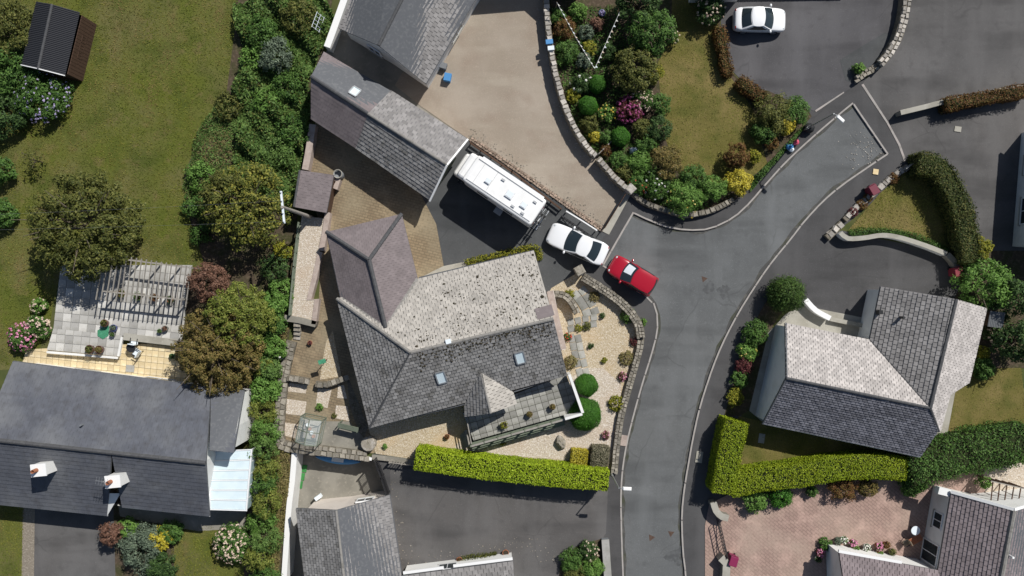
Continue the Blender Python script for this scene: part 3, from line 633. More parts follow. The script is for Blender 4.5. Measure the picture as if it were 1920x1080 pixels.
roof(A, [(962, 735, 2.5), (967, 757, 2.3), rf, rb], (0, 1), 'tile_lichen_lit', .36, .27)  # sunlit porch side coloured paler than the shaded side below
roof(A, [(871, 759, 2.5), (873, 781, 2.3), rf, rb], (0, 1), 'tile_slate', .36, .27)
ridge(A, W(*rb), W(*rf), 'ridge_grey', .09)
wq = walls(A, [NW, NE, (1038, 598, RG), SE, SW], 'cream_wall')
walls(A, [(612, 435, E), (753, 401, E), (783, 522, E), (700, 600, E), (639, 560, E)], 'cream_wall')
walls(A, [(876, 760, 2.3), (877, 778, 2.3), (919, 772, h2), (962, 755, 2.3), (958, 730, 2.3)], 'cream_wall', inset=.12)
# parapet strip beside the gable, with a flat plum patch
MB().bar(W(1031, 546, 2.9), W(1056, 655, 3.3), .46, .12).build('gable_coping', 'coping_pink', A)
MB().prism([W(1030, 546, 2.8), W(1038, 545, 2.8), W(1060, 655, 2.8), W(1052, 657, 2.8)], 0, 2.84).build('gable_wall', 'cream_wall', A)
up = PS[1] - PS[0]; uS = up.normalized()
for x, y in ((827, 707), (975, 670)): skylight(A, x, y, pS, uS)
c = WP(841, 640, pN); MB().box(c + Vector((0, 0, .1)), (.36, .3, .3), .25).build('roof_vent', 'plastic_white', A)
mb = MB()
cp = WP(1021, 585, pN); v_ = nN.cross(uS); mb.add([cp + uS * a + v_ * b + nN * .07 for a, b in ((-.6, -.45), (.6, -.45), (.6, .4), (-.6, .4))], [(0, 1, 2, 3)]); mb.build('replaced_tiles', 'tile_plum', A)
mb = MB(); qn = [(p.x, p.y) for p in PN]; keep = [(790, 530), (1000, 475), (1030, 590), (775, 652), (735, 615)]
kp = np.array(keep); cnt = 0; CL = [(845, 555), (875, 600), (930, 530), (985, 560), (1000, 510), (800, 630), (860, 625), (950, 600), (905, 565)]
while cnt < 620:
    x, y = rng.uniform(735, 1030), rng.uniform(475, 655)
    if cnt % 2 and cnt > 40: k_ = CL[int(rng.integers(0, len(CL)))]; x, y = k_[0] + rng.normal() * 16, k_[1] + rng.normal() * 9
    dens = .25 + .75 * min(1, max(0, (x - 780) / 150)) * (1 if y < 640 else .6) + (.5 if y > 600 else 0)
    if not inside(np.array([[x, y]]), kp)[0] or rng.random() > dens: continue
    r = (.022 + .06 * rng.random() ** 2.6) * (1.7 if rng.random() > .96 else 1); c = WP(x, y, pN) + nN * .03; mb.ball(c, (r * rng.uniform(.8, 1.3), r, r * .5), 6, 4, .2); cnt += 1
for _ in range(260):
    x = rng.uniform(780, 1040); y = 661 - (x - 770) * .235 + abs(rng.normal()) * 16 + 3
    r = rng.uniform(.03, .09); mb.ball(WP(x, y, pS) + nS * .03, (r, r, r * .5), 6, 4, .2)
mb.build('roof_moss', 'moss', A)['kind'] = 'stuff'
gutter(A, W(*SW) + Vector((0, 0, -.05)), W(872, 758, E - .05), 'lead'); gutter(A, W(964, 735, E - .05), W(*SE) + Vector((0, 0, -.05)), 'lead'); gutter(A, W(*NW), W(*SW), 'lead'); gutter(A, W(785, 521, E), W(*NE), 'lead'); gutter(A, W(612, 435, E), W(639, 560, E), 'lead')
for t, w, h, z in ((.12, 1.6, 1.2, .9), (.32, 1.2, 1.2, .9)): window(A, wq[4], wq[3], t, w, h, z)
window(A, wq[4], wq[3], .83, 2.4, 1.25, .95, name='patio_door'); window(A, wq[0], wq[4], .4, 1.2, 1.1, .9); window(A, wq[0], wq[1], .72, 1.6, 1.1, .9); window(A, wq[1], wq[2], .4, 1.0, 1.2, .9)
# raised terrace with slabs, parapet and balustrade (part of the house)
TZ = .95
tp = [W(868, 775, TZ), W(1062, 703, TZ), W(1086, 770, TZ), W(888, 826, TZ)]
MB().prism(tp, 0, TZ - .05).build('terrace_base', 'mortar', A)
def paving(parent, P, ei, tw, th, thick, mat, name='slab', gap=.03, stag=False, pick=None):
    """single slabs laid on a horizontal polygon"""
    n, u, v, o, T = tiles2d(P, ei, tw, th, gap, stag); out = []
    for c, y in T:
        c = [(a, min(b, y + th - gap)) for a, b in c]
        pts = [o + u * a + v * b for a, b in c]; m = len(pts); cc = sum(pts, Vector()) / m
        if max((p - cc).length for p in pts) < .12: continue
        z = random.uniform(-.004, .004)
        me = MB().add([(p.x - cc.x, p.y - cc.y, thick + z) for p in pts] + [(p.x - cc.x, p.y - cc.y, -.02) for p in pts], [tuple(range(m))] + [(i, m + i, m + (i + 1) % m, (i + 1) % m) for i in range(m)]).mesh(name)
        out.append(link(name, me, mat if not pick else pick(), parent, cc))
    return out
slab_mats = []
for i in range(5):
    f = (.8, .9, 1, 1.12, 1.28)[i]
    M('paver%d' % i, (.30 * f, .295 * f, .27 * f), [((.21 * f, .21 * f, .18 * f), 1.6, .45, .65, .8), ((.15, .145, .11), 6, .58, .72, .5)], rough=.9, bump=(20, .2)); slab_mats.append('paver%d' % i)
pk = lambda: random.choice(slab_mats)
paving(A, [p - Vector((0, 0, .04)) for p in tp], (3, 2), .5, .5, .045, None, pick=pk)
MB().bar(W(1066, 700, 1.35), W(1091, 771, 1.35), .2, 1.6).build('parapet', 'white_wall', A); MB().bar(W(1090, 773, 1.35), W(1058, 782, 1.35), .18, 1.6).build('parapet', 'white_wall', A)
ba, bb = W(1058, 782, TZ), W(884, 832, TZ); dv = bb - ba
for i in range(8): p = ba + dv * (i / 7); MB().box(p + Vector((0, 0, .45)), (.11, .11, 1.0), .27).build('baluster_post', 'wood_green', A)
for k, (z, w) in enumerate(((.92, .13), (.62, .05), (.32, .05))): MB().bar(ba + Vector((0, 0, z)), bb + Vector((0, 0, z)), w, .05).build('rail', 'wood_grey' if k == 0 else 'wood_green', A)
MB().bar(ba + Vector((0, -.3, -.55)), bb + Vector((0, -.3, -.55)), .7, .5).build('planter_ledge', 'wood_green', A)
pa_, pb_ = W(880, 800, TZ), bb
for z in (.9, .6, .3): MB().bar(W(876, 790, TZ + z), W(884, 832, TZ + z), .07, .05).build('rail', 'wood_grey', A)
for i in range(4): MB().bar(W(873 - 3 * i, 806 + 3 * i, .8 - .22 * i), W(880 - 3 * i, 836 + 2 * i, .8 - .22 * i), .16, .06).build('step', 'wood_grey', A)
# ---- garage with two kinds of tile
B = house('garage_block', 'long low garage, half plum tiles and half grey slates, beside the motorhome', 'garage', (725, 230))
e, r = 2.4, 3.8
r1, r2, r3 = (583, 143, r), (690, 213, r), (837, 308, r)
n1, n2, n3 = (607, 97, e), (733, 170, e), (876, 260, e); s1, s2, s3 = (583, 223, e), (667, 278, e), (805, 375, e)
gP, gn = roof(B, [n1, n2, r2, r1], (0, 1), 'tile_plum', .4, .27, .014); roof(B, [n2, n3, r3, r2], (0, 1), 'tile_grey', .4, .27)
roof(B, [s1, s2, r2, r1], (0, 1), 'tile_plum', .4, .27, .014); roof(B, [s2, s3, r3, r2], (0, 1), 'tile_slate', .4, .27)
ridge(B, W(*r1), W(*r2), 'ridge_dark', .13); ridge(B, W(*r2), W(*r3), 'ridge_grey', .11)
mb = MB()
for a, b in ((r3, n3), (r3, s3)): mb.bar(W(a[0] + 1, a[1] + 2, a[2] - .1), W(b[0] + 1, b[1] + 2, b[2] - .1), .12, .2)
mb.build('bargeboard', 'white_paint', B)
bw = walls(B, [n1, n3, (837, 308, r), s3, s1, (583, 143, r)], 'cream_wall')
skylight(B, 665, 173, (gP[0], gn), (gP[1] - gP[0]).normalized(), .6, .75)
MB().box(bw[1] * .5 + bw[3] * .5 + Vector((0, 0, -1.15)), (.08, 2.4, 2.1), math.atan2((bw[3] - bw[1]).y, (bw[3] - bw[1]).x) - math.pi / 2).build('garage_door', 'wood_green', B)
window(B, bw[4], bw[3], .3, 1.2, .9, 1.0); window(B, bw[4], bw[3], .62, .9, 1.9, .1, name='door')
# ---- lean-to shed
C = house('lean_to_shed', 'small square lean-to store with plum tiled roof next to the utility pole', 'shed', (588, 360))
roof(C, [(562, 319, 2.35), (551, 388, 2.35), (612, 399, 2.0), (626, 328, 2.0)], (2, 3), 'tile_plum', .4, .27, .014); walls(C, [(562, 319, 2.35), (551, 388, 2.35), (612, 399, 2.0), (626, 328, 2.0)], 'wood_brown', inset=.15)
ridge(C, W(562, 319, 2.38), W(551, 388, 2.38), 'ridge_dark', .08)
# ---- house at the top with its gable towards the garage
D = house('white_gabled_house', 'white rendered house with grey tile gable roof beside the brown driveway', at=(760, 20))
e, r = 2.7, 4.9
dl1, dl2 = (635, 53, e), (740, -200, e); dr1, dr2 = (798, 157, e), (1000, -190, e); dg1, dg2 = (710, 85, r), (862, -215, r)
dP, dn = roof(D, [dl1, dl2, dg2, dg1], (0, 1), 'tile_grey', .38, .28); roof(D, [dr1, dr2, dg2, dg1], (0, 1), 'tile_grey', .38, .28)
ridge(D, W(*dg1), W(*dg2), 'ridge_dark', .12); dw = walls(D, [dl1, dg1, dr1, dr2, dl2], 'white_wall', inset=.25)
gutter(D, W(*dr1), W(*dr2), 'lead'); window(D, dw[0], dw[2], .35, 1.1, 1.1, .9); window(D, dw[2], dw[3], .3, 1.5, 1.2, .9)
ex = [W(919, -47, 2.7), W(1027, -56, 2.7), W(1058, -28, 2.7), W(1090, -30, 2.7), W(1090, -200, 2.7), W(919, -200, 2.7)]
MB().prism(ex, 0, 2.7).build('flat_roof_extension', 'white_wall', D); MB().prism([p * 1.0 for p in ex], 2.705, 2.78).build('extension_roof', 'lead', D)
# ---- bungalow at the lower left
F_ = house('dark_roof_bungalow', 'wide bungalow with smooth charcoal tile roof, two white chimneys and a glazed conservatory', 'bungalow', (190, 830))
e, r = 2.6, 5.2
roof(F_, [(24, 678, e), (396, 726, e), (386, 868, r), (-36, 822, r)], (0, 1), 'tile_anthracite', .42, .34, .022)
roof(F_, [(396, 726, e), (458, 734, e), (438, 849, 4.55), (393, 844, 4.72)], (0, 1), 'tile_anthracite', .42, .34, .022)
sP, sn = roof(F_, [(-60, 940, e), (201, 967, e), (209, 848, r), (-36, 822, r)], (0, 1), 'tile_anthracite', .42, .34, .022)
roof(F_, [(229, 951, 3.0), (393, 968, 3.0), (386, 868, r), (209, 848, r)], (0, 1), 'tile_anthracite', .42, .34, .022)
ridge(F_, W(-36, 822, r + .02), W(386, 868, r + .02), 'ridge_dark', .15)
fw = walls(F_, [(24, 678, e), (396, 726, e), (386, 868, r), (393, 968, 2.9), (-60, 940, e), (-36, 822, r)], 'white_wall')
walls(F_, [(392, 726, e), (458, 734, e), (448, 800, 4.0), (438, 849, 4.5), (390, 845, 4.5)], 'white_wall', inset=.2)
gutter(F_, W(-60, 940, e), W(201, 967, e)); gutter(F_, W(229, 951, 3.0), W(393, 968, 3.0)); gutter(F_, W(24, 678, e), W(458, 734, e), 'lead')
MB().add([W(199, 925, 3.45), W(226, 925, 3.45), W(201, 967, 2.62), W(199, 925, 2.9), W(201, 967, 2.4), W(226, 925, 2.9)], [(0, 1, 2), (0, 2, 4, 3), (1, 5, 4, 2), (3, 4, 5), (0, 3, 5, 1)]).build('cheek_wall', 'white_wall', F_)
for x, y in ((88, 880), (224, 901)):
    c = WP(x + 4, y - 6, (sP[0], sn)); ch = MB().box(c + Vector((0, 0, .35)), (.95, .75, 1.5), .1).build('chimney', 'white_wall', F_)
    MB().box(c + Vector((0, 0, 1.14)), (1.05, .85, .08), .1).build('chimney_cap', 'white_paint', ch); MB().lathe([(.15, 0), (.13, .45), (.11, .45), (.1, .2)], c + Vector((-.12, 0, 1.18)), 12).build('chimney_pot', 'terracotta', ch)
c = WP(156, 796, (W(24, 678, e), (W(396, 726, e) - W(24, 678, e)).cross(W(386, 868, r) - W(24, 678, e)).normalized())); MB().tube([c, c + Vector((0, 0, .35))], .07, 8).build('soil_vent', 'plastic_grey', F_)
mb = MB(); a0 = WP(215, 893, (sP[0], sn)); mb.tube([a0, a0 + Vector((0, 0, 1.6))], .02, 5); mb.bar(a0 + Vector((-.5, .1, 1.5)), a0 + Vector((.5, -.1, 1.5)), .02, .02)
for k in range(6): q = a0 + Vector((-.45 + .18 * k, .09 - .036 * k, 1.5)); mb.bar(q + Vector((.05, .25, 0)), q - Vector((.05, .25, 0)), .012, .012)
mb.build('aerial', 'grey_metal', F_)
ca, cb, cc_, cd_ = W(394, 846, 2.75), W(472, 843, 2.3), W(462, 957, 2.3), W(394, 955, 2.75)
for i in range(6):
    t0, t1 = i / 6 + .012, (i + 1) / 6 - .012; L_ = lambda p, q, t: p + (q - p) * t
    q = [L_(ca, cd_, t0), L_(cb, cc_, t0), L_(cb, cc_, t1), L_(ca, cd_, t1)]; MB().add(q + [p - Vector((0, 0, .03)) for p in q], [(3, 2, 1, 0), (4, 5, 6, 7)] + [(j, (j + 1) % 4, 4 + (j + 1) % 4, 4 + j) for j in range(4)]).build('conservatory_roof_pane', 'glass_sky', F_)
mb = MB()
for i in range(7): t = i / 6; mb.bar(L_(ca, cd_, t), L_(cb, cc_, t), .07, .1)
for a, b in ((ca, cd_), (cb, cc_)): mb.bar(a + (a - b).normalized() * .04, b + (b - a).normalized() * .04, .1, .13)
mb.build('conservatory_frame', 'upvc', F_)
mb = MB(); mg = MB(); z0 = Vector((0, 0, 1))
for a, b in ((cb, cc_), (cc_, cd_)):
    n_ = int((b - a).length / .8)
    for i in range(n_ + 1): p = a + (b - a) * (i / n_); mb.box((p.x, p.y, p.z / 2 - .05), (.07, .07, p.z - .1), 0)
    for i in range(n_): p = a + (b - a) * ((i + .5) / n_); d_ = b - a; mg.box((p.x, p.y, p.z / 2 - .1), ((b - a).length / n_ - .08, .03, p.z - .25), math.atan2(d_.y, d_.x))
mb.build('conservatory_posts', 'upvc', F_); mg.build('conservatory_glazing', 'glass_pale', F_)
window(F_, fw[0], fw[1], .3, 1.8, 1.2, .9); window(F_, fw[0], fw[1], .68, 2.2, 2.0, .1, name='patio_door'); window(F_, fw[4], fw[3], .45, 1.6, 1.2, .9); window(F_, fw[4], fw[3], .75, 1.6, 1.2, .9)
# ---- house in the sunken yard
K = house('gabled_house', 'grey slate gabled house standing in the sunken yard below the long white wall', at=(650, 1020))
e, r = 2.0, 3.6
kl1, kl2, kr1, kr2, kg1, kg2 = (555, 953, e), (590, 1220, e), (730, 928, e), (774, 1220, e), (630, 957, r), (660, 1220, r)
roof(K, [kl1, kl2, kg2, kg1], (0, 1), 'tile_slate', .36, .26); roof(K, [kr1, kr2, kg2, kg1], (0, 1), 'tile_grey', .36, .26); ridge(K, W(*kg1), W(*kg2), 'ridge_grey', .1)
kw = walls(K, [kl1, kg1, kr1, kr2, kl2], 'cream_wall', z0=YZ, inset=.45)
HC[K.name] = W(650, 1020); window(K, kw[0], kw[2], .72, 1.3, .9, .15); gutter(K, W(*kr1), W(*kr2), 'lead')
roof(K, [(752, 1080, 2.2), (962, 1052, 2.2), (972, 1230, 3.9), (760, 1260, 3.9)], (0, 1), 'tile_grey', .4, .28)
k2 = walls(K, [(752, 1078, 2.25), (962, 1052, 2.25), (972, 1230, 3.9), (760, 1260, 3.9)], 'white_wall', inset=.12)
mb = MB(); mb.bar(W(756, 1074, 2.15), W(832, 1064, 2.15), .2, .12); mb.build('fascia', 'white_paint', K); MB().bar(W(850, 1061, 2.15), W(961, 1047, 2.15), .2, .12).build('fascia', 'white_paint', K)
window(K, k2[0], k2[1], .4, 1.4, 1.1, .8)
# ---- house on the right
N_ = house('white_gable_house', 'L-shaped house with pale weathered slate roof and white gable facing the road', at=(1640, 700))
e, r = 2.5, 4.9
g1, g2 = (1474, 709, r), (1744, 765, r)
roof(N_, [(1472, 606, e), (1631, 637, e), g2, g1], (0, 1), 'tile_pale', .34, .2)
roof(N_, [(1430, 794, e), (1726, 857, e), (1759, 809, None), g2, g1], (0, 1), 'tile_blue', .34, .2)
roof(N_, [(1652, 537, e), (1631, 637, e), g2, (1793, 561, r)], (0, 1), 'tile_grey', .34, .3)
eP, en = roof(N_, [(1850, 578, 3.0), (1817, 718, 3.0), (1744, 765, r), (1793, 561, r)], (0, 1), 'tile_pale', .34, .2)
roof(N_, [(1789, 713, 3.75), (1763, 808, 3.75), (1759, 809, 3.85), g2, (1752, 735, r - .02)], (0, 1), 'tile_pale', .34, .2)
for a, b, m, w in ((g1, g2, 'ridge_dark', .1), ((1631, 637, e), g2, 'ridge_dark', .08), ((1793, 561, r), g2, 'ridge_dark', .13), (g2, (1760, 809, 3.8), 'ridge_dark', .1)): ridge(N_, W(*a), W(*b), m, w)
nw = walls(N_, [(1472, 606, e), (1631, 637, e), (1759, 765, 3.6), (1759, 809, 3.7), (1726, 857, e), (1430, 794, e), (1474, 709, r)], 'white_wall', inset=.2)
walls(N_, [(1652, 537, e), (1631, 637, e), (1700, 700, 3.2), (1789, 715, 3.4), (1817, 718, 2.9), (1850, 578, 2.9), (1793, 561, r)], 'white_wall', inset=.2)
gutter(N_, W(1430, 794, e), W(1726, 857, e)); gutter(N_, W(1652, 537, e), W(1631, 637, e), 'lead'); gutter(N_, W(1850, 578, 3), W(1817, 718, 3), 'lead')
mb = MB(); mb.bar(W(1473, 606, e - .05), W(1475, 709, r - .05), .07, .2); mb.bar(W(1430, 794, e - .05), W(1474, 709, r - .05), .07, .2); mb.build('bargeboard', 'lead', N_)
c = WP(1688, 595, (W(1652, 537, e), (W(1631, 637, e) - W(1652, 537, e)).cross(W(*g2) - W(1652, 537, e)).normalized()));
mb = MB(); mb.tube([c - Vector((0, 0, .1)), c + Vector((0, 0, .55))], .09, 8); mb.build('flue', 'black_metal', N_); c = c + Vector((-1.25, .35, -.45)); MB().box(c, (.28, .28, .5)).build('roof_vent', 'plastic_black', N_)
window(N_, nw[5], nw[4], .3, 1.6, 1.2, .9); window(N_, nw[5], nw[4], .7, 1.6, 1.2, .9); window(N_, nw[0], nw[1], .5, 1.2, 1.1, .9)
# ---- house at the lower right
Q_ = house('plum_tile_house', 'house with plum tiled roofs, white gable and courtyard of flower pots', at=(1850, 1100))
e, r = 2.6, 4.8
roof(Q_, [(1784, 924, e), (1733, 1220, e), (1850, 1230, r), (1901, 958, r)], (0, 1), 'tile_mauve', .36, .26)
roof(Q_, [(2010, 925, e), (1960, 1240, e), (1850, 1230, r), (1901, 958, r)], (0, 1), 'tile_mauve', .36, .26); ridge(Q_, W(1901, 958, r), W(1850, 1230, r), 'ridge_grey', .16)
roof(Q_, [(1573, 1036, e), (1757, 1069, e), (1806, 1230, 4.6), (1600, 1200, 4.6)], (0, 1), 'tile_mauve', .36, .26)
qw = walls(Q_, [(1784, 924, e), (1901, 958, r), (2010, 925, e), (1960, 1240, e), (1733, 1220, e)], 'white_wall', inset=.1)
q2 = walls(Q_, [(1573, 1036, e), (1757, 1069, e), (1806, 1230, 4.5), (1600, 1200, 4.5)], 'white_wall', inset=.1)
mb = MB(); mb.bar(W(1783, 922, e), W(1901, 955, r), .2, .16); mb.bar(W(1901, 955, r), W(2010, 922, e), .2, .16); mb.build('bargeboard', 'white_paint', Q_)
MB().bar(W(1572, 1033, e), W(1690, 1054, e), .2, .16).build('fascia', 'white_paint', Q_)
MB().box(W(1768, 921, 2.2), (.9, .5, .5), -.25).build('porch_canopy', 'white_wall', Q_)
window(Q_, qw[0], qw[4], .42, 1.6, 2.0, .15, name='patio_door'); window(Q_, qw[0], qw[4], .2, 1.2, 1.1, .9)
c = W(1893, 1042, 4.7); MB().tube([c - Vector((0, 0, .3)), c + Vector((0, 0, .4))], .08, 8).build('flue', 'white_paint', Q_)
# ---- house at the right edge, white wall only
X_ = house('white_walled_house', 'white rendered house with a large window beside the upper asphalt drive', at=(2000, 380))
xf = [W(1896, 462, 0), W(1913, 250, 0), W(2150, 265, 0), W(2130, 480, 0)]; mb = MB(); mb.prism(xf, 0, 2.6); mb.build('wall', 'white_wall', X_)
roof(X_, None, (0, 1), 'tile_grey', P=[xf[0] + Vector((-.2, -.2, 2.5)), xf[1] + Vector((-.2, .2, 2.5)), (xf[1] + xf[2]) / 2 + Vector((0, .2, 4.8)), (xf[0] + xf[3]) / 2 + Vector((0, -.2, 4.8))])
roof(X_, None, (0, 1), 'tile_grey', P=[xf[2] + Vector((.2, .2, 2.5)), xf[3] + Vector((.2, -.2, 2.5)), (xf[0] + xf[3]) / 2 + Vector((0, -.2, 4.8)), (xf[1] + xf[2]) / 2 + Vector((0, .2, 4.8))])
window(X_, xf[0], xf[1], .3, 2.0, 1.3, .8); window(X_, xf[0], xf[1], .7, 1.4, 1.3, .8)
# ---- house beyond the top edge that shades lawn and drive
Y_ = house('neighbouring_house', 'house beyond the garden lawn whose shadow falls over the parked white coupe drive', at=(1440, -120))
for yp in ([(1306, -20, 2.9), (1405, -22, 2.9), (1405, -160, 4.6), (1306, -160, 4.6)], [(1406, -70, 2.6), (1645, -74, 2.6), (1645, -220, 4.6), (1406, -220, 4.6)]): roof(Y_, yp, (0, 1), 'tile_grey'); walls(Y_, yp, 'white_wall', inset=.1)
# ---- sheds
Z_ = house('garden_shed', 'brown timber shed with black corrugated roof at the lawn edge', 'shed', (105, 75))
e, r = 2.1, 2.5
za, zb, zc, zd = W(40, 122, e), W(68, 3, e), W(150, 23, e), W(122, 142, e); z1, z2 = W(72, 129, r), W(98, 8, r)
def corr(a, b, c, d, name, parent, mat='corrugated', pitch=.13):
    n = int((b - a).length / pitch); mb = MB(); vs = []; nn = (b - a).cross(d - a).normalized(); nn = nn if nn.z > 0 else -nn
    for i in range(n * 2 + 1):
        t = i / (2 * n); o = nn * (.022 if i % 2 else -.022); vs += [a + (b - a) * t + o, d + (c - d) * t + o]
    mb.add(vs, [(2 * i, 2 * i + 2, 2 * i + 3, 2 * i + 1) for i in range(2 * n)]); ob = mb.build(name, mat, parent); s_ = ob.modifiers.new('solid', 'SOLIDIFY'); s_.thickness = .02
corr(za, zb, z2, z1, 'roof_sheet', Z_); corr(zd, zc, z2, z1, 'roof_sheet', Z_)
ridge(Z_, z1 + Vector((0, 0, .02)), z2 + Vector((0, 0, .02)), 'ridge_dark', .09)
MB().bar(za, z1, .06, .14).build('bargeboard', 'white_paint', Z_); MB().bar(z1, zd, .06, .14).build('bargeboard', 'white_paint', Z_)
f1, f2 = W(172, 37, 0), W(145, 157, 0); n_ = 15
zw = [W(45, 120, e), W(72, 129, r), W(124, 138, e), W(151, 28, e), W(97, 12, r), W(72, 8, e)]
Q = walls(Z_, zw, 'wood_brown', inset=-.02, drop=.1)
for i in range(18):
    t = (i + .5) / 18; p = Q[3] + (Q[2] - Q[3]) * t; d_ = Q[2] - Q[3]; MB().box((p.x + .03, p.y, e / 2 - .03), (d_.length / 18 - .02, .05, e - .1), math.atan2(d_.y, d_.x)).build('plank', 'wood_brown', Z_)
for t in (.35, .5, .62): window(Z_, Q[3], Q[2], t, .5, .55, .9, frame='wood_brown')
S2 = house('small_store', 'little store with dark ribbed roof tucked behind the pale slate house', 'shed', (1868, 600))
a_, b_, c_, d_ = W(1857, 583, 2.1), W(1885, 586, 2.1), W(1880, 616, 1.95), W(1852, 612, 1.95)
corr(a_, b_, c_, d_, 'roof_sheet', S2, 'plastic_grey', .12); walls(S2, [a_, b_, c_, d_], 'wood_brown', inset=.08, drop=.05)
# ---------------------------------------------------------------- garden walls, fences, terraces
STONES = []
for i in range(8):
    b = MB(); b.box((0, 0, 0), (1, 1, 1), 0, 0, .82); v = [tuple(c + random.uniform(-.13, .13) for c in p) for p in b.v]; b.v = v
    me = b.mesh('stone'); STONES.append(me)
def stone_mesh(mat):
    key = 'SM_' + mat
    if key not in MATS:
        L = []
        for f in (.7, .9, 1.05, 1.3):
            base = {'stone': (.25, .228, .19), 'stone_pale': (.40, .37, .33), 'stone_pink': (.31, .235, .185)}[mat]
            nm = mat + '_tone%d' % int(f * 100); M(nm, tuple(x * f for x in base), [(tuple(x * f * 1.5 for x in base), 4, .5, .65, .7), (tuple(x * f * .5 for x in base), 6, .52, .7, .7), ((.16, .15, .05), 3, .6, .72, .4)], rough=.95, bump=(12, .5))
            for me in STONES: m2 = me.copy(); m2.materials.append(MATS[nm]); L.append(m2)
        MATS[key] = L
    return random.choice(MATS[key])
def ribbon(pts, w, z0, z1, org=Vector((0, 0, 0))):
    mb = MB(); vs = []
    for i, p in enumerate(pts):
        d = pts[min(i + 1, len(pts) - 1)] - pts[max(i - 1, 0)]; d.z = 0; d.normalize(); n = Vector((-d.y, d.x, 0)) * w / 2
        for q, z in ((-n, z0), (-n, z1), (n, z1), (n, z0)): v = p + q - org; vs.append((v.x, v.y, z - org.z))
    fs = [(4 * k + j, 4 * k + 4 + j, 4 * k + 4 + (j + 1) % 4, 4 * k + (j + 1) % 4) for k in range(len(pts) - 1) for j in range(4)] + [(0, 1, 2, 3), tuple(4 * (len(pts) - 1) + j for j in (3, 2, 1, 0))]
    return mb.add(vs, fs)
def stone_wall(px, w, h, label, mat='stone', size=.26, z0=0.0, core='mortar', name='stone_wall', smooth=True):
    pts = pxs(px, z0 + h); pts = smooth_path(pts, .3) if smooth else pts
    o = empty(name, label, 'wall', (pts[0].x, pts[0].y, z0)); org = Vector((pts[0].x, pts[0].y, z0))
    ribbon(pts, w, z0 - .05, z0 + h - .05, org).build('wall_core', core, o)
    rows = max(1, round(w / size)); L = [0]
    for a, b in zip(pts, pts[1:]): L.append(L[-1] + (b - a).length)
    for r_ in range(rows):
        s = random.uniform(0, .2)
        while s < L[-1]:
            ln = size * random.uniform(.75, 1.5); j = min(next((q for q, l in enumerate(L) if l >= s + ln / 2), len(L) - 1), len(L) - 1); j = max(j, 1)
            d = pts[j] - pts[j - 1]; d.normalize(); t = (s + ln / 2 - L[j - 1]); p = pts[j - 1] + d * t + Vector((-d.y, d.x, 0)) * ((r_ + .5) / rows - .5) * w
            st = link('stone', stone_mesh(mat), None, o, (p.x - org.x, p.y - org.y, h - .06 + random.uniform(-.02, .03)))
            st.rotation_euler = (random.uniform(-.08, .08), random.uniform(-.08, .08), math.atan2(d.y, d.x) + random.uniform(-.15, .15)); st.scale = (ln * .96, w / rows * random.uniform(.88, 1.04), random.uniform(.14, .2))
            s += ln
    return o
def plain_wall(px, w, h, label, mat, cop=None, z0=0.0, name='garden_wall', smooth=True, copw=.06):
    pts = pxs(px, z0 + h); pts = smooth_path(pts, .3) if smooth else pts; org = Vector((pts[0].x, pts[0].y, z0))
    o = empty(name, label, 'wall', org); ribbon(pts, w, z0 - .05, z0 + h - (.05 if cop else 0), org).build('wall_body', mat, o)
    if cop: ribbon(pts, w + copw, z0 + h - .06, z0 + h, org).build('coping', cop, o)
    return o
def pillar(px, py, w, h, label, mat='stone', rz=.5, cap=None):
    p = W(px, py, h); o = empty('gate_pillar', label, 'pillar', (p.x, p.y, 0)); k = max(2, int(h / .28))
    for i in range(k):
        a = MB().box((0, 0, h * (i + .5) / k), (w * random.uniform(.94, 1.03), w * random.uniform(.94, 1.03), h / k + .005), rz + random.uniform(-.03, .03)); a.build('stone_course', mat, o)
    MB().box((0, 0, h + .04), (w + .08, w + .08, .09), rz, 0, .85).build('cap_stone', cap or mat, o)
stone_wall([(1093, 519), (1120, 536), (1150, 556), (1176, 578), (1196, 606), (1202, 632)], .62, .75, 'lichened stone wall curving round the gravel garden beside the red car', size=.22)
stone_wall([(1202, 634), (1199, 656), (1190, 690), (1177, 735), (1165, 780), (1157, 830), (1152, 884)], .5, .5, 'low stone wall between the gravel garden and the roadside pavement', size=.24)
pillar(1087, 507, .62, 1.2, 'square stone gate pillar at the tip of the gravel garden wall')
stone_wall([(1023, -20), (1027, 40), (1034, 95), (1046, 155), (1066, 215), (1091, 262), (1116, 291)], .42, 1.05, 'long dry stone wall curving between brown driveway and shrub garden', 'stone_pale', .3)
stone_wall([(1121, 296), (1146, 325), (1174, 353)], .42, 1.05, 'short end of dry stone wall between wooden steps and drive gate', 'stone_pale', .3)
pillar(1183, 354, .55, 1.2, 'pale stone gate pillar at the end of the brown driveway wall', 'stone_pale', .8)
stone_wall([(1182, 358), (1210, 380), (1250, 394), (1290, 403), (1335, 394), (1368, 378)], .4, .55, 'low stone wall under overhanging shrubs by the bend in the pavement', 'stone', .3)
stone_wall([(1704, -20), (1697, 30), (1684, 72), (1664, 105), (1655, 115)], .6, .9, 'curved wall of pale rubble stones between two asphalt drives', 'stone_pale', .33)
stone_wall([(1652, 119), (1636, 130), (1620, 138), (1608, 147)], .5, .5, 'low dark end of stone wall with a green plant on it', 'stone', .33)
plain_wall([(1689, 211), (1735, 200), (1780, 189), (1930, 160)], .3, .9, 'rendered wall with pale coping beneath the russet hedge', 'concrete_yard', 'concrete')
stone_wall([(1552, 446), (1580, 418)], .5, .55, 'blocky stone wall end beside the drive entrance', 'stone_pale', .35)
stone_wall([(1585, 412), (1610, 386), (1640, 362), (1670, 335), (1704, 312)], .42, .45, 'low stone wall with red heathers along the triangular lawn', 'stone_pale', .32)
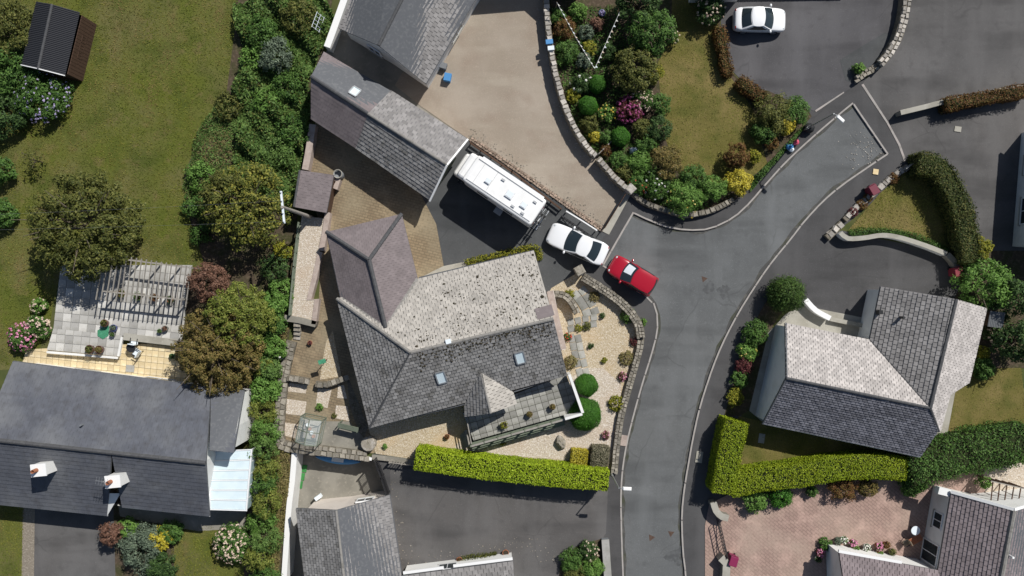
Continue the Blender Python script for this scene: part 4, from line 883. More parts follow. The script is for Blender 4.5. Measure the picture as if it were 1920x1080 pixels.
plain_wall([(1576, 436), (1590, 447), (1620, 446), (1655, 441), (1690, 446), (1740, 462), (1775, 476)], .28, .85, 'white curved retaining wall edging the triangular lawn', 'white_wall', 'concrete')
plain_wall([(1777, 477), (1790, 490), (1803, 515)], .34, .8, 'grey end section of the curved wall beside the red wheelie bin', 'concrete_yard', 'concrete_yard')
stone_wall([(546, 640), (534, 690), (527, 740), (522, 800), (524, 826), (540, 838), (620, 848), (684, 856)], .75, .5, 'thick stone-topped boundary wall round the lower patio', 'stone', .36)
plain_wall([(537, 841), (697, 861)], .16, .42, 'bright white capped retaining wall above the sunken yard', 'white_wall', 'white_paint', smooth=False)
wb = plain_wall([(552, 848), (548, 900), (541, 960), (532, 1090)], .34, 1.9, 'tall white boundary wall running beside the grey gabled house', 'white_wall', 'white_paint', z0=YZ)
stone_wall([(538, 709), (556, 712), (577, 716)], .42, .75, 'short stone wall stub on the patio beside the boundary wall', 'stone', .3)
stone_wall([(591, 720), (612, 722), (646, 709)], .42, .7, 'short bent stone wall below the orange gravel on the patio', 'stone', .3)
stone_wall([(1037, 551), (1056, 553), (1070, 564), (1079, 580)], .5, .95, 'small arc-shaped stone wall by the house gable with a lamp on its end', 'stone', .3)
stone_wall([(880, 258), (940, 298), (1000, 340), (1060, 382), (1128, 430)], .36, .2, 'row of reddish edging stones along the brown driveway', 'stone_pink', .22, smooth=False)
plain_wall([(613, 88), (624, 58), (652, -20)], .42, 1.3, 'white rendered garden wall beside the house with a grey tile gable', 'white_wall', 'white_paint')
plain_wall([(1338, 942), (1343, 958), (1354, 969), (1366, 972)], .42, .95, 'curved grey gateway wall below the clipped lime hedge', 'concrete_yard', 'concrete')
plain_wall([(1352, 1046), (1362, 1056), (1360, 1100)], .5, .95, 'grey gateway wall beside the magenta bin', 'concrete_yard', 'concrete')
plain_wall([(1135, 1012), (1141, 1100)], .5, .55, 'blue-grey capped wall at the end of the small bottom garden', 'plastic_grey', 'slab', smooth=False)
plain_wall([(1511, 562), (1530, 582), (1557, 597)], .32, .8, 'white curved wall by the ramp of the pale slate house', 'white_wall', 'white_paint')
plain_wall([(1557, 598), (1625, 612)], .25, .5, 'low concrete wall joining the ramp to the pale slate house', 'concrete', 'concrete', smooth=False)
plain_wall([(586, 233), (579, 280), (572, 318)], .42, 1.0, 'pinkish rendered wall between the garage and the lean-to store', 'coping_pink', 'coping_pink')
plain_wall([(622, 334), (634, 338), (628, 354)], .3, .9, 'short pinkish wall by the grey water butt', 'coping_pink', 'coping_pink', smooth=False)
plain_wall([(614, 398), (610, 430), (602, 470)], .34, .9, 'pinkish wall running from the store towards the plum tiled wing', 'coping_pink', 'coping_pink', smooth=False)
plain_wall([(600, 472), (590, 520), (579, 562), (594, 561), (588, 608)], .3, .85, 'stepped pinkish wall on the house side of the gravel strip', 'coping_pink', 'coping_pink', smooth=False)
plain_wall([(533, 596), (560, 600), (592, 608)], .4, .85, 'stone-faced wall at the foot of the gravel strip by the steps', 'mortar', 'concrete_yard', smooth=False)
# gravel strip held by those walls
tag(MB().prism(pxs([(566, 405), (612, 410), (600, 470), (578, 560), (590, 562), (584, 600), (541, 592), (548, 520)], .8), 0, .8).build('gravel_strip', 'gravel_pale'), kind='structure')
# steps from the gravel strip
o = empty('garden_steps', 'four narrow stone steps at the foot of the gravel strip', 'steps', W(556, 612, 0))
for i in range(4):
    p = W(557, 609 + 8 * i, .7 - .17 * i); MB().box((p.x - o.location.x, p.y - o.location.y, (.72 - .17 * i) / 2), (.5, .3, .72 - .17 * i), -.1).build('step', 'stone', o)
def post_fence(px, h, label, mat, n, name='fence', rails=(.25, .85), z0=0.0, pick=0, pw=.09, th=.05, cat='fence', pal=0):
    p = pxs(px, z0 + h * .7); p = [Vector((q.x, q.y, z0)) for q in p]; org = p[0]; o = empty(name, label, cat, org)
    for a, b in zip(p, p[1:]):
        d = b - a; k = max(1, int(n * d.length / sum((y - x).length for x, y in zip(p, p[1:]))))
        for i in range(k + 1): q = a + d * (i / k) - org; MB().box((q.x, q.y, h / 2 - .02), (pw, pw, h + .04), math.atan2(d.y, d.x)).build('post', mat, o)
        for r_ in rails: MB().bar(a - org + Vector((0, 0, h * r_)), b - org + Vector((0, 0, h * r_)), th, .09).build('rail', mat, o)
        if pick:
            for i in range(pick): q = a + d * ((i + .5) / pick) - org; MB().box((q.x, q.y, h * .5), (.05 if pal == 0 else pal, .03, h * .9), math.atan2(d.y, d.x)).build('paling', mat, o)
    return o
post_fence([(562, 418), (553, 500), (545, 590)], 1.3, 'green-grey fence along the scrub side of the gravel strip', 'wood_green', 8, z0=0, th=.12, rails=(.3, .6, .95))
post_fence([(703, 862), (716, 895), (727, 927)], 1.5, 'black railings at the edge of the sunken yard', 'black_metal', 4, z0=0, pick=11, name='railings')
post_fence([(731, 866), (776, 872)], 1.1, 'slatted timber fence beside the end of the lime hedge', 'wood_grey', 2, pick=9)
post_fence([(882, 268), (960, 322), (1052, 392)], .75, 'dark low timber fence on the bank behind the motorhome', 'wood_brown', 10, rails=(.5, .92), pick=0, th=.1)
post_fence([(1062, 397), (1090, 414), (1118, 432)], 1.0, 'fence with white top rail beside the white saloon', 'white_paint', 3, rails=(.97,), th=.09)
plain_wall([(697, 857), (735, 861), (778, 867)], .3, .4, 'weathered green-grey wall between gravel and the end of the lime hedge', 'wood_green', 'concrete_yard', smooth=False)
# gates
def bar_gate(px, h, label, mat, bars=9, name='iron_gate', z0=0.0, top=None):
    a, b = (W(x, y, h * .6) for x, y in px); a.z = b.z = 0; o = empty(name, label, 'gate', a); d = b - a; v = Vector((0, 0, 1))
    for z in (.12, h * .55, h): MB().bar(v * z, d + v * z, .05, .05).build('rail', mat if z < h or not top else top, o)
    for i in range(bars): q = d * (i / (bars - 1)); MB().bar(q + v * .1, q + v * (h + .06), .03, .03, Vector((1, 0, 0))).build('bar', mat, o)
    MB().bar(v * .15, d + v * h * .95, .04, .04).build('brace', mat, o)
    return o
bar_gate([(1053, 405), (1112, 446)], 1.1, 'black wrought iron gate folded open beside the white saloon', 'black_metal', 12)
g_ = bar_gate([(1133, 428), (1172, 364)], 1.0, 'closed dark timber gate across the brown driveway', 'wood_brown', 14, 'drive_gate')
bar_gate([(1347, 976), (1362, 1043)], 1.1, 'black iron gate at the pink brick driveway', 'black_metal', 12)
bar_gate([(1694, 318), (1716, 302)], 1.0, 'green-grey metal gate at the tip of the triangular lawn', 'grey_metal', 8, 'metal_gate')
post_fence([(1110, 297), (1121, 290), (1150, 262)], .8, 'short wooden handrail of the steps through the dry stone wall', 'wood_grey', 4)
# round pillar on the patio
p = W(690, 833, .8); MB().lathe([(.55, 0), (.55, .75), (.5, .8), (0, .82)], (p.x, p.y, 0), 14).build('round_planter_wall', 'stone'); tag(bpy.data.objects['round_planter_wall'], 'round stone plinth at the patio corner by the house', 'plinth')
# patio strips and gravel beds
for i, q in enumerate([[(541, 718), (577, 722), (573, 738), (540, 734)], [(538, 748), (575, 753), (571, 780), (536, 776)], [(534, 792), (568, 797), (560, 824), (532, 816)], [(596, 728), (622, 730), (614, 765), (592, 762)], [(634, 722), (645, 722), (651, 748), (632, 746)], [(630, 760), (652, 762), (656, 790), (628, 784)]]):
    sheet('gravel_bed', q, 3.5, 'gravel_pale')
sheet('orange_gravel', [(612, 640), (624, 620), (640, 706), (600, 712), (604, 680)], 3.5, 'gravel')
sheet('concrete_patio', [(610, 790), (655, 790), (690, 830), (685, 848), (590, 838)], 3.4, 'concrete_yard')
sheet('stone_edging', [(650, 700), (690, 800), (680, 830), (655, 760)], 3.3, 'mortar')
# front garden path slabs, set singly in the gravel
pth = empty('slab_path', None, None); pth['kind'] = 'structure'
def slab_run(px, wid, ln, rows):
    pts = smooth_path(pxs(px, G + .04), .1); L = [0]
    for a, b in zip(pts, pts[1:]): L.append(L[-1] + (b - a).length)
    n = int(L[-1] / ln)
    for i in range(n):
        s = (i + .5) * L[-1] / n; j = max(1, next((q for q, l in enumerate(L) if l >= s), len(L) - 1)); d = (pts[j] - pts[j - 1]).normalized(); nn = Vector((-d.y, d.x, 0))
        for r_ in range(rows):
            sh = (.5 * ln * .35 if r_ % 2 else 0); p = pts[j] + nn * ((r_ + .5) / rows - .5) * wid + d * sh
            me = MB().box((0, 0, 0), (ln * random.uniform(.9, .95), wid / rows * random.uniform(.9, .95), .06)).mesh('slab'); x = link('slab', me, pk(), pth, (p.x, p.y, G + .045 + random.uniform(-.004, .004))); x.rotation_euler = (0, 0, math.atan2(d.y, d.x) + random.uniform(-.03, .03))
slab_run([(1080, 541), (1091, 555), (1102, 572), (1109, 588)], 1.25, .55, 2)
slab_run([(1123, 600), (1096, 604), (1066, 611)], .98, .5, 2); slab_run([(1076, 624), (1081, 648), (1087, 674), (1094, 702)], .98, .62, 2)
# ---- raised slab terrace and cream patio of the bungalow
ter = empty('slab_terrace', None, None); ter['kind'] = 'structure'
TH = .55
tA = [W(112, 500, TH), W(346, 500, TH), W(352, 545, TH), W(330, 638, TH), W(222, 626, TH), W(105, 612, TH)]
t1 = [W(114, 497, TH), W(356, 497, TH), W(336, 640, TH), W(100, 616, TH)]; t2 = [W(100, 616, TH), W(229, 629, TH), W(221, 668, TH), W(88, 656, TH)]
for t in (t1, t2): MB().prism(t, 0, TH - .05).build('terrace_wall', 'white_wall', ter)
for i in range(6):
    f = (.78, .9, 1, 1.06, 1.16, 1.34)[i]; M('tslab%d' % i, (.43 * f, .42 * f, .395 * f), [((.35 * f, .34 * f, .31 * f), 1.5, .45, .65, .8), ((.2, .19, .16), 6, .6, .72, .5)], rough=.9)
tk = lambda: 'tslab%d' % random.choice((0, 1, 1, 2, 2, 3, 3, 4, 5))
for t in (t1, t2): paving(ter, [p - Vector((0, 0, .045)) for p in t], (3, 2), .62, .62, .05, None, gap=.03, pick=tk)
for a, b in ((W(229, 632, TH + .01), W(222, 668, TH + .01)), (W(88, 660, TH), W(221, 671, TH))): MB().bar(a, b, .16, .1).build('terrace_edge', 'white_wall', ter)
MB().bar(W(232, 631, TH), W(334, 643, TH), .5, .1).build('terrace_edge', 'concrete', ter)
cr = empty('cream_patio', None, None); cr['kind'] = 'structure'
for i in range(5):
    f = (.86, .95, 1, 1.06, 1.14)[i]; M('cslab%d' % i, (min(.72, .62 * f), .50 * f, .30 * f), [((.70 * f if f < 1.1 else .75, .60 * f, .42 * f), 2, .45, .65, .7), ((.36, .28, .15), 7, .62, .74, .5)], rough=.85)
cpoly = [W(50, 655, G), W(345, 640, G), W(365, 700, G), W(360, 725, G), W(40, 690, G)]
MB().prism(cpoly, G - .01, G + .03).build('patio_bed', 'slab_joint', cr)
paving(cr, [p + Vector((0, 0, .03)) for p in (W(50, 655, G), W(345, 640, G), W(362, 722, G), W(40, 690, G))], (3, 2), .46, .46, .03, None, gap=.025, pick=lambda: 'cslab%d' % random.choice((0, 1, 2, 2, 3, 4)))
# pergola
pg = empty('pergola', 'open timber pergola with many thin rafters over the slab terrace', 'pergola', W(280, 550, TH)); po = pg.location.copy()
PZ = 2.35
def PW3(x, y, z): return W(x, y, z) - po
beams = [((238, 487), (361, 503)), ((194, 546), (343, 562))]
for a, b in beams: MB().bar(PW3(*a, PZ), PW3(*b, PZ), .09, .16).build('beam', 'wood_grey', pg)
for a, b in beams:
    for t in (.04, .36, .67, .96):
        q = W(a[0] + (b[0] - a[0]) * t, a[1] + (b[1] - a[1]) * t, PZ); MB().box((q.x - po.x, q.y - po.y, (PZ + TH) / 2 - po.z), (.1, .1, PZ - TH), .12).build('post', 'wood_grey', pg)
for i in range(19):
    t = i / 18; x0 = 191 + (359 - 191) * t; y0 = 480 + 20 * max(0, t - .25) * 1.3 + (18 if t < .25 else 0); x1 = x0 - 11; y1 = 562 + 14 * t
    MB().bar(PW3(x0, y0, PZ + .12), PW3(x1, y1, PZ + .12), .042, .12).build('rafter', 'wood_grey', pg)

# grit and moss gathered in the channel along the kerbs
M('gutter_grit', (.072, .072, .07), [((.13, .125, .11), 2.5, .5, .68, .8), ((.05, .055, .03), .8, .52, .68, .7)], rough=1)
for path in (KW, KN, KE):
    p = smooth_path(pxs(path), .5); q = []
    for i, a in enumerate(p):
        d = p[min(i + 1, len(p) - 1)] - p[max(i - 1, 0)]; d.normalize(); q.append(a + Vector((d.y, -d.x, 0)) * (.12 + .03 * math.sin(i * .9)))
    vs = []
    for i, a in enumerate(q):
        d = q[min(i + 1, len(q) - 1)] - q[max(i - 1, 0)]; d.normalize(); n = Vector((d.y, -d.x, 0)); w = .10 + .05 * math.sin(i * 1.7) + random.uniform(0, .07)
        vs += [(a - n * .07).to_tuple()[:2] + (.0015,), (a + n * w).to_tuple()[:2] + (.0015,)]
    tag(MB().add(vs, [(2 * i, 2 * i + 1, 2 * i + 3, 2 * i + 2) for i in range(len(q) - 1)]).build('gutter_channel', 'gutter_grit'), kind='structure')
# ---------------------------------------------------------------- vehicles
M('car_white', (.78, .79, .80), rough=.22, spec=.6); M('car_red', (.36, .008, .022), rough=.2, spec=.6); M('camper_white', (.80, .80, .79), [((.72, .72, .70), 1.2, .5, .7, .6)], rough=.4, spec=.5)
M('light_clear', (.55, .58, .6), rough=.1, spec=.7); M('light_red', (.3, .01, .01), rough=.15, spec=.6); M('rim', (.42, .43, .44), rough=.3, metal=.7); M('decal_grey', (.42, .43, .44), rough=.5)
for m in ('car_white', 'car_red'):
    b = MATS[m].node_tree.nodes['Principled BSDF']; b.inputs['Coat Weight'].default_value = .6; b.inputs['Coat Roughness'].default_value = .05
def wheel(parent, x, y, r, w=.2):
    t = MB().tube([(x, y - w / 2, r), (x, y + w / 2, r)], r, 20).build('wheel', 'rubber', parent)
    s = 1 if y > 0 else -1; MB().tube([(x, y + s * (w / 2 - .02), r), (x, y + s * (w / 2 + .012), r)], r * .66, 16).build('rim', 'rim', t)
def car(nose, tail, z_ref, L, Wd, Hh, paint, label, hood, cab, kind):
    """x forward; hood = (hood length to screen base, boot length), cab = (screen run, rear run)"""
    a, b = W(*nose, z_ref), W(*tail, z_ref); c = (a + b) / 2; d = a - b
    o = empty('car', label, 'car', (c.x, c.y, {'red': 0.0}.get(kind, G + .03) if kind != 'red' else 0.0), math.atan2(d.y, d.x))
    hl = L / 2; hw = Wd / 2; zb = .92 if kind != 'red' else .98   # belt height
    st = []   # stations along x: (x, half width, top z at centre, shoulder z)
    hx = hl - hood[0]; bx = -hl + hood[1]
    for f, wf, zt, zs in ((1.0, .60, .52, .50), (.985, .74, .62, .58), (.93, .88, .72, .66), (.8, .965, zb - .10, .76), (.62, .985, zb - .03, .82)): st.append((hl * f, hw * wf, zt, zs))
    st += [(hx, hw * .99, zb + .02, .87), (hx * .4 + bx * .6, hw, zb, .88), (bx + .05, hw * .99, zb + .02, .9)]
    if kind == 'red': st += [(-hl * .93, hw * .95, .98, .9), (-hl * .985, hw * .86, .9, .85), (-hl, hw * .76, .62, .6)]
    else: st += [(-hl * .82, hw * .965, zb + .02, .86), (-hl * .94, hw * .88, zb - .02, .82), (-hl * .985, hw * .78, zb - .1, .74), (-hl, hw * .66, .6, .56)]
    vs = []; rows = 0
    for x, w, zt, zs in st:
        half = [(0, zt), (w * .55, zt - .012), (w * .84, zt - .045), (w * .97, zs), (w, zs - .16), (w * .985, .36), (w * .93, .22), (w * .5, .19), (0, .19)]
        ring = half + [(-y, z) for y, z in half[-2:0:-1]]; rows = len(ring)
        vs += [(x, y, z) for y, z in ring]
    fs = [(i * rows + k, (i + 1) * rows + k, (i + 1) * rows + (k + 1) % rows, i * rows + (k + 1) % rows) for i in range(len(st) - 1) for k in range(rows)] + [tuple(range(rows)), tuple(reversed(range((len(st) - 1) * rows, len(st) * rows)))]
    MB().add(vs, fs).build('body', paint, o, smooth=True, sub=1)
    # cabin
    xf0, xr0, w0 = hx + .04, bx, hw * .93; xf1, xr1, w1 = hx - cab[0], bx + cab[1], hw * .77; bow0, bow1 = .20, .12
    z0, z1 = zb - .06, Hh
    def surf(side, s, t, off=0.0):
        bl = t; e = math.sin(math.pi * t) * .035
        xf = xf0 + (xf1 - xf0) * bl; xr = xr0 + (xr1 - xr0) * bl; w = w0 + (w1 - w0) * bl + e; bo = bow0 + (bow1 - bow0) * bl; br = .13; z = z0 + (z1 - .05 - z0) * t
        if side == 'f': return Vector((xf + e + off * .8 - bo * s * s, s * w, z + off * .6))
        if side == 'r': return Vector((xr - e - off * .8 + br * s * s, s * w, z + off * .6))
        sg = 1 if side == 'l' else -1; x = (xf - bo) * (1 - s) / 2 + (xr + br) * (1 + s) / 2
        return Vector((x, sg * (w + .05 * (1 - s * s) + off), z + off * .3))
    def top(s, q):
        f = surf('f', s, 1); r_ = surf('r', s, 1); x = f.x * (1 - q) + r_.x * q
        return Vector((x, s * (w1 + .05 * (1 - (2 * q - 1) ** 2)), Hh - .05 + .055 * (1 - s * s) ** .6 * (1 - (2 * q - 1) ** 4 * .6)))
    def patch(fn, nu, nv, flip=False):
        vs = [fn(-1 + 2 * i / nu, j / nv) for j in range(nv + 1) for i in range(nu + 1)]; k = nu + 1
        fs = [(j * k + i, j * k + i + 1, (j + 1) * k + i + 1, (j + 1) * k + i) for j in range(nv) for i in range(nu)]
        return vs, [f[::-1] for f in fs] if flip else fs
    mb = MB()
    for sd_, fl in (('f', False), ('r', True), ('l', True), ('q', False)): mb.add(*patch(lambda s, t, sd_=sd_: surf(sd_, s, t), 8, 4, fl))
    mb.build('pillars', paint, o, smooth=True)
    MB().add(*patch(lambda s, t: top(s, t), 10, 10, False)).build('roof', paint, o, smooth=True)
    for nm, sd_, s0, s1, t0, t1, fl in (('windscreen', 'f', -.93, .93, .06, .97, False), ('rear_window', 'r', -.86, .86, .12, .94, True), ('side_window', 'l', -.80, .82, .16, .9, True), ('side_window', 'q', -.80, .82, .16, .9, False)):
        def fn(s, t, sd_=sd_, s0=s0, s1=s1, t0=t0, t1=t1):
            tt = t0 + (t1 - t0) * t; k = (1 - .2 * t) if sd_ in 'lq' else 1
            return surf(sd_, (s0 + s1) / 2 + (s1 - s0) / 2 * s * k, tt, .012)
        MB().add(*patch(fn, 10, 4, fl)).build(nm, 'glass_dark', o, smooth=True)
    if kind == 'red':
        MB().add(*patch(lambda q, t: surf('f', -.28 + .46 * q, .22 + .62 * t, .035), 6, 4)).build('sun_shade', 'plastic_white', o)
    for sg in (1, -1):
        m = MB().ball((hx - .28, sg * (hw + .08), zb + .06), (.09, .13, .08), 8, 6).build('wing_mirror', paint, o, smooth=True)
        h_ = MB().ball((hl * .865, sg * hw * .66, .69), (.17, .12, .045), 8, 6).build('headlight', 'light_clear', o, smooth=True); h_.rotation_euler = (0, 0, 0)
        MB().ball((-hl * .945, sg * hw * .68, .76), (.06, .17, .08), 8, 6).build('tail_light', 'light_red', o, smooth=True)
        for x in (hl - .82, -hl + .78): wheel(o, x, sg * (hw - .12), .31 if kind != 'red' else .29)
        MB().box((hx - .75, sg * (hw + .005), .84), (.2, .03, .03)).build('door_handle', paint, o)
    MB().box((hl - .02, 0, .42), (.04, .5, .11)).build('number_plate', 'white_paint', o)
    return o
car((1029.5, 434), (1137, 481), .9, 4.62, 1.80, 1.42, 'car_white', 'white saloon car parked between the motorhome and the red hatchback', (1.32, .52), (.98, .86), 'saloon')
car((1146, 492), (1228, 541), .9, 3.72, 1.68, 1.5, 'car_red', 'red hatchback parked at the road edge by the curved stone wall', (.98, .04), (.86, .2), 'red')
car((1474, 37), (1378, 35), .9, 3.86, 1.76, 1.38, 'car_white', 'white coupe parked on the asphalt drive beside the shrub garden lawn', (.98, .4), (.78, .72), 'coupe')
# motorhome: x forward towards the garage
fr, rr = W(881, 313, 2.95), W(1010, 400, 2.95); d = fr - rr; L = d.length; c = (fr + rr) / 2
MH = empty('motorhome', 'white coachbuilt motorhome parked beside the brown driveway fence', 'motorhome', (c.x, c.y, G + .03), math.atan2(d.y, d.x))
hl, hw = L / 2, 1.06
def rbox(x0, x1, w, z0, z1, r=.14, nose=0.0):
    """box with rounded upper edges, lofted along x"""
    st = [(x0, .90, -.10), (x0 + .05, .97, -.03), (x0 + .14, 1, 0), (x1 - .3, 1, 0), (x1 - .1, .97, -.04 - nose * .3), (x1, .86, -.14 - nose)]
    vs = []
    for x, f, dz in st:
        ring = [(-w * f, z0), (-w * f, z1 - r + dz), (-(w - r * .3) * f, z1 - r * .3 + dz), (-(w - r) * f, z1 + dz), ((w - r) * f, z1 + dz), ((w - r * .3) * f, z1 - r * .3 + dz), (w * f, z1 - r + dz), (w * f, z0)]; vs += [(x, y, z) for y, z in ring]
    n = 8; fs = [(i * n + k, i * n + (k + 1) % n, (i + 1) * n + (k + 1) % n, (i + 1) * n + k) for i in range(len(st) - 1) for k in range(n)] + [tuple(reversed(range(n))), tuple(range((len(st) - 1) * n, len(st) * n))]
    return MB().add(vs, fs)
rbox(-hl, hl, hw, .55, 2.95, .12).build('coach_body', 'camper_white', MH)
rbox(hl - 1.0, hl + .55, hw * .95, 2.0, 2.72, .2, .12).build('overcab', 'camper_white', MH, bevel=.04)
rbox(hl - .5, hl + 1.05, hw * .88, .4, 1.2, .16, .18).build('cab', 'camper_white', MH, bevel=.03)
MB().add([(hl + .75, -.8, 1.15), (hl + .75, .8, 1.15), (hl + .28, .72, 2.02), (hl + .28, -.72, 2.02)], [(0, 1, 2, 3)]).build('windscreen', 'glass_dark', MH)
MB().bar((hl + .02, -.9, 1.6), (hl + .02, .9, 1.6), .7, .86).build('cab_upper', 'camper_white', MH)
for s in (1, -1):
    MB().box((hl + .2, s * 1.22, 1.55), (.12, .26, .4)).build('door_mirror', 'plastic_black', MH)
    MB().ball((hl + .9, s * .68, .85), (.16, .16, .14), 8, 6).build('headlight', 'light_clear', MH, smooth=True)
    for x in (hl + .35, -hl + 1.5): wheel(MH, x, s * (hw - .14), .34, .22)
    for x, w_ in ((-.9, 1.0), (1.2, .9)): MB().box((x, s * (hw + .012), 1.75), (w_, .03, .55)).build('side_window', 'glass_dark', MH)
    MB().box((-hl - .01, s * .7, .9), (.05, .18, .4)).build('tail_light', 'light_red', MH)
    MB().bar((-hl + .2, s * (hw - .22), 2.975), (hl - .25, s * (hw - .22), 2.975), .05, .04).build('roof_rail', 'decal_grey', MH)
MB().bar((-hl + .3, -hw - .05, 2.78), (hl - .4, -hw - .05, 2.78), .14, .16).build('awning', 'upvc', MH)
MB().box((-.3, hw + .25, .35), (.6, .45, .06)).build('entry_step', 'grey_metal', MH); MB().box((-.3, hw + .02, 1.35), (.6, .03, 1.6)).build('habitation_door', 'upvc', MH)
for x, y, a, b in ((-.5, .05, .62, .62), (-1.75, .12, .5, .5), (1.3, .1, .45, .45)):
    f = MB().box((x, y, 3.0), (a, b, .13), 0, 0, .88).build('rooflight', 'upvc', MH); MB().box((x, y, 3.075), (a * .7, b * .7, .03)).build('rooflight_dome', 'plastic_white', f)
for x, y in ((.45, -.55), (-1.15, .62), (-2.3, -.5), (-2.0, .65)): MB().box((x, y, 2.99), (.28, .14, .1)).build('roof_vent', 'decal_grey', MH)
for x in (1.05, 2.15): MB().box((x, 0, 2.953), (.025, 1.6, .02)).build('roof_seam', 'decal_grey', MH)
for y in (-.35, -.65): MB().bar((-hl - .07, y, .7), (-hl - .07, y, 3.0), .035, .035, Vector((0, 1, 0))).build('ladder_rail', 'grey_metal', MH)
for i in range(7): MB().bar((-hl - .07, -.35, .85 + .3 * i), (-hl - .07, -.65, .85 + .3 * i), .03, .03).build('ladder_rung', 'grey_metal', MH)
for y in (-.1, .55): MB().bar((-hl, y, 1.05), (-hl - .6, y, 1.0), .04, .04).build('rack_arm', 'grey_metal', MH); MB().bar((-hl - .04, y, 1.0), (-hl - .04, y, 2.4), .04, .04, Vector((0, 1, 0))).build('rack_post', 'grey_metal', MH)
for x in (.22, .45): MB().bar((-hl - x, -.75, 1.06), (-hl - x, .95, 1.06), .1, .05).build('rack_rail', 'light_clear', MH)
m = MH.matrix_basis if 0 else Matrix.Translation(MH.location) @ Matrix.Rotation(MH.rotation_euler.z, 4, 'Z')
for k, (x, col) in enumerate(((-hl - .24, 'white_paint'), (-hl - .48, 'black_metal'))):
    bk = empty('bicycle', ('white bicycle carried on the rear rack of the motorhome', 'black bicycle on the outer rail of the motorhome rack')[k], 'bicycle', m @ Vector((x, .1, 1.09)), MH.rotation_euler.z + math.pi / 2 + (.06 if k else 0))
    for dx in (-.5, .5):
        ring = [(dx + .33 * math.cos(a), 0, .34 + .33 * math.sin(a)) for a in np.linspace(0, 2 * math.pi, 25)]; MB().tube(ring, .022, 6, False).build('wheel', 'rubber', bk)
    mb = MB()
    for a, b in (((-.5, .34), (-.05, .32)), ((-.05, .32), (-.18, .85)), ((-.18, .85), (-.5, .34)), ((-.15, .75), (.36, .78)), ((-.05, .32), (.38, .72)), ((.5, .34), (.34, .95))): mb.tube([(a[0], 0, a[1]), (b[0], 0, b[1])], .022, 6)
    mb.build('frame', col, bk); MB().bar((.36, -.3, .98), (.36, .3, .98), .03, .03).build('handlebar', 'black_metal', bk); MB().box((-.19, 0, .9), (.26, .13, .06)).build('saddle', 'rubber', bk)
# ---------------------------------------------------------------- trees
tree(155, 422, 100, 5.2, 'olive', 'broad olive-green tree standing between the lawn and the slab terrace', leaf=.19, cover=3.3, rc=.45, trunk=.2, bare=8)
tree(462, 385, 80, 5.0, 'olive_gold', 'yellow-green tree with loose crown beside the utility pole', leaf=.2, cover=1.5, rc=.42, trunk=.15)
tree(430, 372, 58, 4.4, 'olive', 'dark olive tree leaning into the scrub behind the yellow-green one', leaf=.2, cover=2.0, rc=.5, trunk=.14)
tree(404, 660, 80, 4.8, 'autumn', 'russet-brown tree overhanging the bungalow roof and cream patio', leaf=.16, cover=3.0, rc=.36, trunk=.2, sy=1.05, bare=8)
tree(446, 596, 64, 4.6, 'moss_leaf', 'yellow-green feathery tree growing into the russet one', leaf=.16, cover=2.8, rc=.36, trunk=.16, bare=4)
tree(389, 530, 37, 3.0, 'copper', 'rounded copper-pink leaved small tree at the pergola corner', leaf=.13, cover=3, rc=.3, trunk=.08)
tree(62, 300, 20, 1.9, 'olive', 'thin sapling standing alone on the lawn', leaf=.14, cover=.5, rc=.2, trunk=.04)
tree(1850, 535, 48, 3.8, 'fresh', 'leafy green tree behind the little ribbed-roof store', leaf=.2, cover=2.3, rc=.45)
tree(1915, 640, 44, 4.0, 'dark', 'dark evergreen tree at the edge behind the dry back lawn', leaf=.2, cover=2.3, rc=.45)
tree(1905, 560, 40, 4.0, 'dark', 'dark evergreen tree between the store and the white walled house', leaf=.2, cover=2.3, rc=.45)
tree(207, 1000, 24, 2.4, 'copper', 'small copper maple beside the bungalow drive', leaf=.13, cover=2.6, rc=.28, trunk=.05)
tree(1222, 55, 44, 3.6, 'mid', 'big rounded glossy green tree beside the shrub garden lawn', leaf=.17, cover=3, rc=.4)
tree(1200, 5, 42, 3.4, 'dark', 'dark leafy tree at the head of the shrub garden behind the bunting', leaf=.17, cover=2.8, rc=.4)
tree(1190, 130, 44, 3.2, 'olive', 'olive-leaved spreading tree in the middle of the shrub garden', leaf=.16, cover=2.8, rc=.38)
# hydrangeas and garden shrubs
shrub(78, 180, 50, 1.9, 'mid', 'large shrub covered in lilac-blue flower heads beside the timber shed', 'flowering_shrub', flowers=('fl_lilac', 10, .13))
shrub(72, 574, 15, 1.0, 'fresh', 'small hydrangea with cream-pink heads at the terrace edge', 'hydrangea', flowers=('fl_cream', 26, .12))
shrub(70, 612, 23, 1.2, 'mid', 'hydrangea with pale cream heads next to the deep pink one', 'hydrangea', flowers=('fl_cream', 20, .13))
shrub(40, 632, 27, 1.3, 'mid', 'hydrangea with deep pink heads at the bungalow corner', 'hydrangea', flowers=('fl_pink', 26, .14))
shrub(436, 1020, 36, 1.6, 'mid', 'large hydrangea with creamy white heads below the conservatory', 'hydrangea', flowers=('fl_cream', 22, .14))
shrub(265, 1030, 44, 1.7, 'grey_leaf', 'grey-green mounded shrub in the bungalow front bed', sy=1.1)
shrub(300, 1012, 22, 1.9, 'gold', 'golden leaved shrub rising among green ones in the bungalow bed', cover=1.8)
shrub(318, 998, 22, 1.5, 'mid', 'mid-green shrub next to the golden one by the bungalow wall')
shrub(240, 992, 22, 1.5, 'fresh', 'fresh green shrub between the copper maple and the golden shrub')
shrub(300, 1062, 30, 1.5, 'dark', 'dark green low shrub at the foot of the bungalow front bed')
EDGE = [((18, 60), 62, 2.6, 'olive'), ((20, 130), 50, 2.4, 'mid'), ((8, 215), 40, 2.2, 'dark'), ((-2, 320), 26, 1.9, 'mid'), ((-4, 400), 30, 1.8, 'mid')]
